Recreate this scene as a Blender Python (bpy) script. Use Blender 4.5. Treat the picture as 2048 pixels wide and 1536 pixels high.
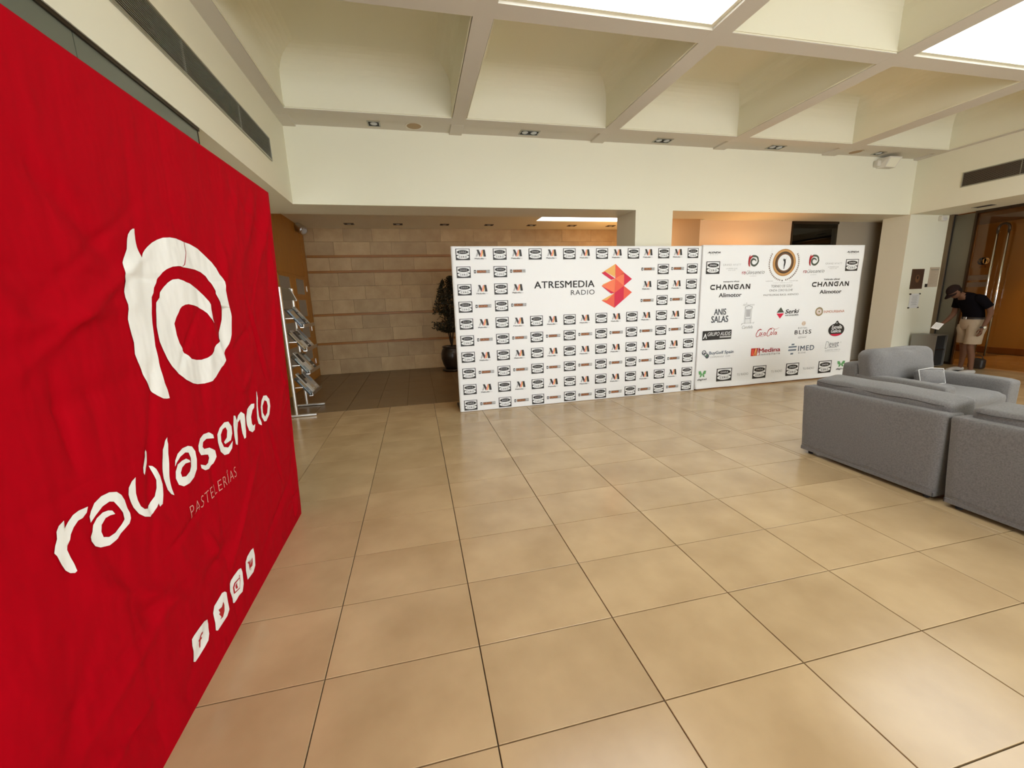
import bpy, bmesh, math, random
from math import sin, cos, pi, radians, sqrt, exp, atan2
from mathutils import Vector, Matrix, Euler, noise
from mathutils.geometry import tessellate_polygon

for o in list(bpy.data.objects):
    bpy.data.objects.remove(o, do_unlink=True)
SC = bpy.context.scene
COL = SC.collection
K = 1.1          # metres per survey unit (a floor tile measures 0.6 x 0.4 survey units)

# ------------------------------------------------------------------ camera
cam_d = bpy.data.cameras.new('camera')
cam = bpy.data.objects.new('camera', cam_d); COL.objects.link(cam)
yaw, pitch, roll = 0.221884509, -0.201088663, -0.0329719934
fw = Vector((sin(yaw)*cos(pitch), cos(yaw)*cos(pitch), sin(pitch)))
rt0 = Vector((cos(yaw), -sin(yaw), 0)); up0 = rt0.cross(fw)
rt = cos(roll)*rt0 + sin(roll)*up0; up = -sin(roll)*rt0 + cos(roll)*up0
M = Matrix((rt, up, -fw)).transposed().to_4x4()
M.translation = Vector((0.4479, -1.04945, 1.40235))*K
cam.matrix_world = M
cam_d.sensor_width = 36; cam_d.lens = 817.05/2048*36
cam_d.clip_start = 0.02; cam_d.clip_end = 100
SC.camera = cam

# ------------------------------------------------------------------ world, lights, exposure
W = bpy.data.worlds.new('daylight'); SC.world = W; W.use_nodes = True
bg = W.node_tree.nodes['Background']; bg.inputs[0].default_value = (0.90, 0.95, 1.0, 1); bg.inputs[1].default_value = 6.6
SC.view_settings.view_transform = 'Standard'; SC.view_settings.look = 'None'
SC.view_settings.exposure = 0.16; SC.view_settings.gamma = 1.0
SC.view_settings.use_curve_mapping = False
SKY = 5.2            # radiance of the skylight diffusers
BACKSKY = 3.0
WARM = (1.0, 0.52, 0.17)
def lamp(name, kind, loc, energy, color, size=0.1, rot=(0,0,0), **kw):
    d = bpy.data.lights.new(name, kind); d.energy = energy; d.color = color
    if kind == 'AREA': d.size = size*K
    else: d.shadow_soft_size = size*K
    for a, b in kw.items(): setattr(d, a, b)
    o = bpy.data.objects.new(name, d); COL.objects.link(o)
    o.location = Vector(loc)*K; o.rotation_euler = rot
    return o
# unseen warm lamps placed to give the orange glow in corridor and side room
lamp('corridor_lamp', 'POINT', (4.6, 6.9, 2.0), 34, (1, .55, .20), .12)
lamp('passage_lamp', 'POINT', (5.9, 4.98, 1.75), 15, (1.0, .46, .12), .10)
lamp('passage_lamp', 'POINT', (6.3, 5.1, 2.0), 3, (1, .66, .38), .10)
lamp('corridor_lamp', 'POINT', (1.6, 6.0, 1.2), 3, (1, .62, .32), .3)
lamp('side_room_spot', 'SPOT', (11.75, 4.05, 2.6), 130, WARM, .05, (0, radians(14), 0), spot_size=radians(95), spot_blend=.7)
lamp('side_room_lamp', 'POINT', (10.9, 2.6, 2.2), 24, WARM, .2)

# ------------------------------------------------------------------ materials
def mat(name, col, rough=.6, metal=0, var=0, vscale=3, bump=0, bscale=40, col2=None, spec=None, orand=0, stretch=None, detail=4, sheen=0, bdist=.01):
    m = bpy.data.materials.new(name); m.use_nodes = True
    nt = m.node_tree; b = nt.nodes['Principled BSDF']
    b.inputs['Base Color'].default_value = (*col, 1); b.inputs['Roughness'].default_value = rough
    b.inputs['Metallic'].default_value = metal
    if spec is not None: b.inputs['Specular IOR Level'].default_value = spec
    if sheen: b.inputs['Sheen Weight'].default_value = sheen
    if var or bump or orand:
        geo = nt.nodes.new('ShaderNodeNewGeometry'); vec = geo.outputs['Position']
        oi = nt.nodes.new('ShaderNodeObjectInfo')
        if orand:
            mu = nt.nodes.new('ShaderNodeVectorMath'); mu.operation = 'SCALE'; mu.inputs[0].default_value = (37, 53, 71)
            nt.links.new(oi.outputs['Random'], mu.inputs['Scale'])
            ad = nt.nodes.new('ShaderNodeVectorMath'); ad.operation = 'ADD'
            nt.links.new(vec, ad.inputs[0]); nt.links.new(mu.outputs[0], ad.inputs[1]); vec = ad.outputs[0]
        if stretch:
            mp = nt.nodes.new('ShaderNodeMapping'); mp.inputs['Scale'].default_value = stretch
            nt.links.new(vec, mp.inputs['Vector']); vec = mp.outputs[0]
    if var or orand:
        n = nt.nodes.new('ShaderNodeTexNoise'); n.inputs['Scale'].default_value = vscale; n.inputs['Detail'].default_value = detail
        nt.links.new(vec, n.inputs['Vector'])
        mr = nt.nodes.new('ShaderNodeMapRange'); mr.inputs[1].default_value = .3; mr.inputs[2].default_value = .7
        nt.links.new(n.outputs['Fac'], mr.inputs[0])
        mx = nt.nodes.new('ShaderNodeMix'); mx.data_type = 'RGBA'
        c2 = col2 if col2 else tuple(c*(1-var) for c in col)
        mx.inputs[6].default_value = (*c2, 1); mx.inputs[7].default_value = (*col, 1)
        nt.links.new(mr.outputs[0], mx.inputs[0]); outc = mx.outputs[2]
        if orand:
            hs = nt.nodes.new('ShaderNodeHueSaturation')
            m2 = nt.nodes.new('ShaderNodeMapRange'); m2.inputs[3].default_value = 1-orand; m2.inputs[4].default_value = 1+orand
            nt.links.new(oi.outputs['Random'], m2.inputs[0]); nt.links.new(m2.outputs[0], hs.inputs['Value'])
            nt.links.new(outc, hs.inputs['Color']); outc = hs.outputs[0]
        nt.links.new(outc, b.inputs['Base Color'])
    if bump:
        n2 = nt.nodes.new('ShaderNodeTexNoise'); n2.inputs['Scale'].default_value = bscale; n2.inputs['Detail'].default_value = 3
        nt.links.new(vec, n2.inputs['Vector'])
        bp = nt.nodes.new('ShaderNodeBump'); bp.inputs['Strength'].default_value = bump; bp.inputs['Distance'].default_value = bdist
        nt.links.new(n2.outputs['Fac'], bp.inputs['Height']); nt.links.new(bp.outputs[0], b.inputs['Normal'])
    return m
def emit(name, col, s):
    m = bpy.data.materials.new(name); m.use_nodes = True; nt = m.node_tree
    nt.nodes.remove(nt.nodes['Principled BSDF']); e = nt.nodes.new('ShaderNodeEmission')
    e.inputs[0].default_value = (*col, 1); e.inputs[1].default_value = s
    nt.links.new(e.outputs[0], nt.nodes['Material Output'].inputs[0]); return m
def glass(name, tint, ior=1.5, rough=.0, opaque=0.0, body=(.3,.32,.28)):
    m = bpy.data.materials.new(name); m.use_nodes = True; nt = m.node_tree
    b = nt.nodes['Principled BSDF']; b.inputs['Base Color'].default_value = (*body, 1); b.inputs['Roughness'].default_value = .3
    tr = nt.nodes.new('ShaderNodeBsdfTransparent'); tr.inputs[0].default_value = (*tint, 1)
    gl = nt.nodes.new('ShaderNodeBsdfGlossy'); gl.inputs['Roughness'].default_value = rough
    fr = nt.nodes.new('ShaderNodeFresnel'); fr.inputs[0].default_value = ior
    mx = nt.nodes.new('ShaderNodeMixShader'); nt.links.new(fr.outputs[0], mx.inputs[0]); nt.links.new(tr.outputs[0], mx.inputs[1]); nt.links.new(gl.outputs[0], mx.inputs[2])
    m2 = nt.nodes.new('ShaderNodeMixShader'); m2.inputs[0].default_value = opaque
    nt.links.new(mx.outputs[0], m2.inputs[1]); nt.links.new(b.outputs[0], m2.inputs[2])
    nt.links.new(m2.outputs[0], nt.nodes['Material Output'].inputs[0]); return m

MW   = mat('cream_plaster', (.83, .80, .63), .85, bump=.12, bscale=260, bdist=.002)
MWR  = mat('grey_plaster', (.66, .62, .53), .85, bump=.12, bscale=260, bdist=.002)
MORG = mat('orange_plaster', (.60, .36, .10), .75, bump=.15, bscale=200, bdist=.002)
MTILE= mat('beige_porcelain', (.54, .39, .215), .21, var=.2, vscale=2.4, col2=(.41, .28, .145), orand=.04, detail=10, spec=.45, bump=.02, bscale=14)
MGRT = mat('dark_grout', (.10, .07, .04), .9)
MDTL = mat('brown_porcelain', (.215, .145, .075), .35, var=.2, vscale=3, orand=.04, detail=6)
MSTN = mat('cream_stone', (.53, .38, .195), .6, var=.3, vscale=4, col2=(.42, .285, .135), orand=.12, detail=8, bump=.25, bscale=30)
MSTJ = mat('stone_joint', (.33, .25, .17), .9)
MWD  = mat('orange_beech', (.44, .185, .014), .4, var=.25, vscale=4, stretch=(6, 6, .6))
MWST = mat('beech_strip', (.36, .14, .010), .45, var=.2, vscale=4, stretch=(.6, 6, 6))
MRED = mat('red_banner_cloth', (.37, .0, .006), .8, bump=1, bscale=5, bdist=.03, stretch=(1, 1.0, .5), spec=.05)
MWPR = mat('white_print', (.80, .79, .74), .6, bump=1, bscale=5, bdist=.03, stretch=(1, 1, .5), spec=.15)
MREDP= mat('red_print', (.40, .002, .008), .6)
MLRED= mat('pale_red_print', (.72, .32, .26), .6)
MCLO = mat('white_backdrop_cloth', (.83, .825, .80), .55, bump=.25, bscale=4, bdist=.02, spec=.3)
MFRM = mat('brushed_aluminium', (.62, .60, .56), .35, 1)
MSTL = mat('polished_steel', (.75, .74, .72), .12, 1)
MDMT = mat('dark_bronze_metal', (.05, .035, .022), .35, .8)
MVNT = mat('vent_aluminium', (.42, .42, .37), .4, .9)
MBLK = mat('black_void', (.012, .011, .010), .8)
MLENS= mat('lamp_lens', (.55, .58, .60), .25, .3)
MSPK = mat('tan_speaker_cloth', (.42, .30, .17), .9, bump=.4, bscale=900, bdist=.001)
MWPL = mat('off_white_plastic', (.72, .68, .58), .5)
MSOF = mat('grey_sofa_fabric', (.190, .178, .168), .95, var=.34, vscale=110, bump=.6, bscale=700, bdist=.002, sheen=.25, detail=3)
MPIP = mat('white_piping', (.62, .60, .56), .8)
MGP  = mat('grey_green_panel', (.16, .15, .11), .35, .2)
MSKYL= emit('skylight_diffuser', (.93, .98, 1.0), SKY)
MSKYB= emit('corridor_diffuser', (1, .99, .96), BACKSKY)
MGLD = glass('tinted_glass', (.62, .66, .56), 1.5, .02, .5, (.27, .29, .225))
MGDK = glass('dark_glass', (.22, .17, .12), 1.5, .02)
MGDR = glass('door_glass', (.80, .78, .72), 1.45)
MGFR = glass('frosted_pane', (.6, .6, .55), 1.4, .3, .55, (.42, .41, .36))
MPOT = mat('dark_glazed_pot', (.028, .019, .013), .3)
MSOIL= mat('soil', (.02, .014, .009), 1)
MLEAF= mat('dark_green_leaf', (.020, .024, .010), .5, orand=.0, var=.5, vscale=30)
MTWIG= mat('bark', (.035, .022, .013), .9)
MSKIN= mat('skin', (.13, .06, .032), .7, spec=.2)
MBSH = mat('black_polo', (.005, .004, .005), .95, spec=.03)
MKHA = mat('khaki_cotton', (.33, .25, .165), .85, bump=.3, bscale=60)
MCAP = mat('dark_cap', (.02, .012, .010), .9, spec=.05)
MLTH = mat('dark_leather', (.02, .014, .010), .5)
MSHO = mat('white_shoe', (.42, .40, .37), .6)
MPAP = mat('white_paper', (.78, .77, .74), .7)
INK = {}
def ink(name, col, rough=.55):
    if name not in INK: INK[name] = mat('ink_'+name, col, rough)
    return INK[name]
BK = ink('black', (.022, .019, .016)); WH = ink('white', (.80, .80, .78)); GY = ink('grey', (.35, .34, .32)); MGY = ink('silver', (.45, .44, .43))
OR1 = ink('orange', (.80, .30, .12)); OR2 = ink('amber', (.80, .42, .11)); RD1 = ink('crimson', (.62, .006, .045)); RD2 = ink('vermilion', (.78, .10, .05))
RD3 = ink('coral', (.86, .19, .08)); DRED = ink('dark_red', (.38, .008, .012)); GOLD = ink('gold', (.46, .22, .06)); BRN = ink('brown', (.16, .075, .03))
GRN = ink('green', (.13, .36, .13)); DGN = ink('dark_green', (.065, .08, .055)); SLT = ink('slate', (.07, .08, .09)); PINK = ink('pink', (.85, .32, .28)); BLU = ink('blue_grey', (.16, .2, .25))

# ------------------------------------------------------------------ mesh helpers (all coordinates in survey units)
class MB:
    def __init__(s): s.v = []; s.f = []; s.m = []; s.sm = []
    def add(s, vs, fs, mi=0, sm=False, T=None):
        n = len(s.v)
        for p in vs:
            p = Vector(p)
            if T is not None: p = T @ p
            s.v.append(p)
        for f in fs:
            s.f.append([i+n for i in f]); s.m.append(mi); s.sm.append(sm)
        return s
    def bm(s, b, mi=0, sm=False, T=None):
        b.verts.ensure_lookup_table(); b.verts.index_update()
        s.add([v.co.copy() for v in b.verts], [[v.index for v in f.verts] for f in b.faces], mi, sm, T); b.free(); return s
    def box(s, lo, hi, bev=0, seg=2, mi=0, T=None, sm=False):
        x0, y0, z0 = lo; x1, y1, z1 = hi
        b = bmesh.new(); bmesh.ops.create_cube(b, size=1)
        for v in b.verts:
            v.co = Vector(((x0+x1)/2+v.co.x*(x1-x0), (y0+y1)/2+v.co.y*(y1-y0), (z0+z1)/2+v.co.z*(z1-z0)))
        if bev: bmesh.ops.bevel(b, geom=b.edges[:], offset=bev, segments=seg, profile=.5, affect='EDGES')
        return s.bm(b, mi, sm or bev > .02, T)
    def cyl(s, p0, p1, r0, r1=None, n=14, mi=0, cap=True):
        r1 = r0 if r1 is None else r1
        p0 = Vector(p0); p1 = Vector(p1); d = (p1-p0).normalized()
        a = d.orthogonal().normalized(); c = d.cross(a)
        vs = []; 
        for p, r in ((p0, r0), (p1, r1)):
            for i in range(n): t = 2*pi*i/n; vs.append(p+a*cos(t)*r+c*sin(t)*r)
        fs = [[i, (i+1) % n, n+(i+1) % n, n+i] for i in range(n)]
        s.add(vs, fs, mi, True)
        if cap: s.add(vs[:n], [list(range(n))[::-1]], mi); s.add(vs[n:], [list(range(n))], mi)
        return s
    def tube(s, pts, r, n=10, mi=0, rr=None):
        pts = [Vector(p) for p in pts]; vs = []; prev = None
        for i, p in enumerate(pts):
            d = (pts[min(i+1, len(pts)-1)]-pts[max(i-1, 0)]).normalized()
            if prev is None: a = d.orthogonal().normalized()
            else: a = (prev-d*prev.dot(d)).normalized()
            prev = a; c = d.cross(a); q = rr[i] if rr else r
            for k in range(n): t = 2*pi*k/n; vs.append(p+(a*cos(t)+c*sin(t))*q)
        fs = [[i*n+k, i*n+(k+1) % n, (i+1)*n+(k+1) % n, (i+1)*n+k] for i in range(len(pts)-1) for k in range(n)]
        fs += [list(range(n))[::-1], [(len(pts)-1)*n+k for k in range(n)]]
        return s.add(vs, fs, mi, True)
    def lathe(s, prof, c, n=28, mi=0):
        c = Vector(c); vs = []
        for r, z in prof:
            for k in range(n): t = 2*pi*k/n; vs.append(c+Vector((r*cos(t), r*sin(t), z)))
        fs = [[i*n+k, i*n+(k+1) % n, (i+1)*n+(k+1) % n, (i+1)*n+k] for i in range(len(prof)-1) for k in range(n)]
        return s.add(vs, fs, mi, True)
    def soft(s, lo, hi, r, puff=(0, 0, 0), n=12, mi=0, T=None, wob=0, seed=0):
        """rounded cushion block"""
        b = bmesh.new(); bmesh.ops.create_cube(b, size=2); bmesh.ops.subdivide_edges(b, edges=b.edges[:], cuts=n-1, use_grid_fill=True)
        h = Vector([(hi[i]-lo[i])/2 for i in range(3)]); c = Vector([(hi[i]+lo[i])/2 for i in range(3)])
        rr = [min(r, h[i]*.98) for i in range(3)]
        for v in b.verts:
            p = v.co.copy(); q = Vector((p.x*h.x, p.y*h.y, p.z*h.z))
            inn = Vector([max(-h[i]+rr[i], min(h[i]-rr[i], q[i])) for i in range(3)])
            d = q-inn
            e = Vector([d[i]/rr[i] for i in range(3)])
            if e.length > 1e-6:
                m = max(abs(e.x), abs(e.y), abs(e.z)); e = e.normalized()*m
            q = inn+Vector([e[i]*rr[i] for i in range(3)])
            u = [p.x, p.y, p.z]
            for i in range(3):
                j, k = (i+1) % 3, (i+2) % 3
                q[i] += puff[i]*u[i]*(1-u[j]**2)*(1-u[k]**2)
            w = c+q
            if wob: w = w+noise.noise_vector(w*5+Vector((seed, 0, 0)))*wob
            v.co = w
        bmesh.ops.recalc_face_normals(b, faces=b.faces[:])
        return s.bm(b, mi, True, T)
    def done(s, name, mats, parent=None, base=None):
        me = bpy.data.meshes.new(name)
        o = bpy.data.objects.new(name, me); COL.objects.link(o)
        if parent is not None: org = WORG[parent.name]; o.parent = parent
        else: org = Vector(base) if base is not None else Vector((0, 0, 0)); o.location = org*K
        if parent is not None and base is not None:
            nb = Vector(base); o.location = (nb-org)*K; org = nb
        WORG[o.name] = org
        me.from_pydata([tuple((p-org)*K) for p in s.v], [], s.f)
        mats = mats if isinstance(mats, (list, tuple)) else [mats]
        for m in mats: me.materials.append(m)
        me.polygons.foreach_set('material_index', s.m); me.polygons.foreach_set('use_smooth', s.sm)
        me.update()
        return o
WORG = {}
def thing(name, label, cat, loc, group=None):
    o = bpy.data.objects.new(name, None); COL.objects.link(o); o.empty_display_size = .1
    o.location = Vector(loc)*K; WORG[o.name] = Vector(loc); return tag(o, label, cat, group)
def tag(o, label, cat, group=None):
    o['label'] = label; o['category'] = cat
    if group: o['group'] = group
    return o
def struct(o): o['kind'] = 'structure'; return o
def sempty(name, loc=(0, 0, 0)):
    o = bpy.data.objects.new(name, None); COL.objects.link(o); o.location = Vector(loc)*K; WORG[o.name] = Vector(loc); o['kind'] = 'structure'; return o
def dup(root, loc, label, group=None):
    c = root.copy(); COL.objects.link(c); c.location = Vector(loc)*K; WORG[c.name] = Vector(loc)
    c['label'] = label
    if group: c['group'] = group
    for ch in list(root.children):
        d = ch.copy(); COL.objects.link(d); d.parent = c; WORG[d.name] = Vector(loc)
        for g in list(ch.children):
            e = g.copy(); COL.objects.link(e); e.parent = d
    return c

# ------------------------------------------------------------------ flat print on cloth
_TX = {}
def text_mesh(s, bold=0., shear=0., spacing=1.0):
    key = (s, bold, shear, spacing)
    if key in _TX: return _TX[key]
    cu = bpy.data.curves.new('t', 'FONT'); cu.body = s; cu.size = 1; cu.offset = min(bold, 0); cu.shear = shear; cu.space_character = spacing; cu.resolution_u = 3
    ob = bpy.data.objects.new('t', cu); COL.objects.link(ob)
    dg = bpy.context.evaluated_depsgraph_get(); me = bpy.data.meshes.new_from_object(ob.evaluated_get(dg))
    vs = [(v.co.x, v.co.y) for v in me.vertices]; fs = [list(p.vertices) for p in me.polygons]
    bpy.data.objects.remove(ob, do_unlink=True); bpy.data.curves.remove(cu); bpy.data.meshes.remove(me)
    if bold > 0:      # heavier face: the outline laid down again, shifted by a hair
        n = len(vs); d = bold*1.0; base = list(vs); bf = list(fs)
        for k, (a, b) in enumerate(((d, d*.6), (-d, -d*.6), (d, -d*.6), (-d, d*.6))):
            vs = vs+[(x+a, y+b) for x, y in base]; fs = fs+[[i+n*(k+1) for i in f] for f in bf]
    x0 = min(v[0] for v in vs); x1 = max(v[0] for v in vs); y0 = min(v[1] for v in vs); y1 = max(v[1] for v in vs)
    vs = [((x-x0)/(x1-x0), (y-y0)/(y1-y0)) for x, y in vs]
    _TX[key] = (vs, fs); return _TX[key]
class Print:
    def __init__(s): s.v = []; s.f = []; s.m = []; s.mats = []
    def _m(s, m):
        if m not in s.mats: s.mats.append(m)
        return s.mats.index(m)
    def raw(s, vs, fs, m, L):
        n = len(s.v); s.v += [(x, y, L) for x, y in vs]; k = s._m(m)
        for f in fs: s.f.append([i+n for i in f]); s.m.append(k)
    def poly(s, pts, m, L=0, holes=()):
        loops = [[Vector((x, y, 0)) for x, y in pts]]+[[Vector((x, y, 0)) for x, y in h] for h in holes]
        tris = tessellate_polygon(loops); flat = [(p.x, p.y) for l in loops for p in l]
        fs = []
        for t in tris:
            a, b, c = [flat[i] for i in t]
            ar = (b[0]-a[0])*(c[1]-a[1])-(b[1]-a[1])*(c[0]-a[0])
            fs.append(list(t) if ar > 0 else list(t)[::-1])
        s.raw(flat, fs, m, L)
    def rect(s, x0, y0, x1, y1, m, L=0): s.raw([(x0, y0), (x1, y0), (x1, y1), (x0, y1)], [[0, 1, 2, 3]], m, L)
    def ell(s, cx, cy, rx, ry, m, L=0, n=28): s.raw([(cx+rx*cos(2*pi*i/n), cy+ry*sin(2*pi*i/n)) for i in range(n)], [list(range(n))], m, L)
    def ring(s, cx, cy, rx, ry, t, m, L=0, n=32):
        vs = [(cx+a*cos(2*pi*i/n), cy+b*sin(2*pi*i/n)) for a, b in ((rx, ry), (rx-t, ry-t)) for i in range(n)]
        s.raw(vs, [[i, (i+1) % n, n+(i+1) % n, n+i] for i in range(n)], m, L)
    def frame(s, x0, y0, x1, y1, t, m, L=0):
        s.rect(x0, y0, x1, y0+t, m, L); s.rect(x0, y1-t, x1, y1, m, L); s.rect(x0, y0+t, x0+t, y1-t, m, L); s.rect(x1-t, y0+t, x1, y1-t, m, L)
    def text(s, st, x0, y0, x1, y1, m, L=0, bold=0., shear=0., spacing=1.):
        vs, fs = text_mesh(st, bold, shear, spacing); s.raw([(x0+x*(x1-x0), y0+y*(y1-y0)) for x, y in vs], fs, m, L)
    def stroke(s, pts, w, m, L=0, w1=None):
        pts = [Vector(p) for p in pts]; n = len(pts); vs = []
        for i, p in enumerate(pts):
            d = (pts[min(i+1, n-1)]-pts[max(i-1, 0)]).normalized(); q = Vector((-d.y, d.x)); ww = w if w1 is None else w+(w1-w)*i/(n-1)
            vs += [tuple(p-q*ww/2), tuple(p+q*ww/2)]
        s.raw(vs, [[2*i, 2*i+2, 2*i+3, 2*i+1] for i in range(n-1)], m, L)
    def cut(s, step):
        """subdivide along a regular net so that the print can follow the folds of the cloth"""
        b = bmesh.new(); vv = [b.verts.new(p) for p in s.v]
        for f, m in zip(s.f, s.m):
            try: fc = b.faces.new([vv[i] for i in f]); fc.material_index = m
            except ValueError: pass
        for ax in (0, 1):
            lo = min(p[ax] for p in s.v); hi = max(p[ax] for p in s.v); k = math.ceil(lo/step)
            while k*step < hi:
                co = [0, 0, 0]; no = [0, 0, 0]; co[ax] = k*step; no[ax] = 1
                bmesh.ops.bisect_plane(b, geom=b.verts[:]+b.edges[:]+b.faces[:], plane_co=co, plane_no=no); k += 1
        b.verts.index_update()
        s.v = [tuple(v.co) for v in b.verts]; s.f = [[v.index for v in f.verts] for f in b.faces]; s.m = [f.material_index for f in b.faces]; b.free()
    def put(s, name, fn, parent, lift=.0016, step=.0007, base=None, smooth=False):
        """fn(u, v, height off the cloth) -> point"""
        mb = MB(); mb.v = [Vector(fn(x, y, lift+L*step)) for x, y, L in s.v]; mb.f = s.f; mb.m = s.m; mb.sm = [smooth]*len(s.f)
        return mb.done(name, s.mats, parent, base)
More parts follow.
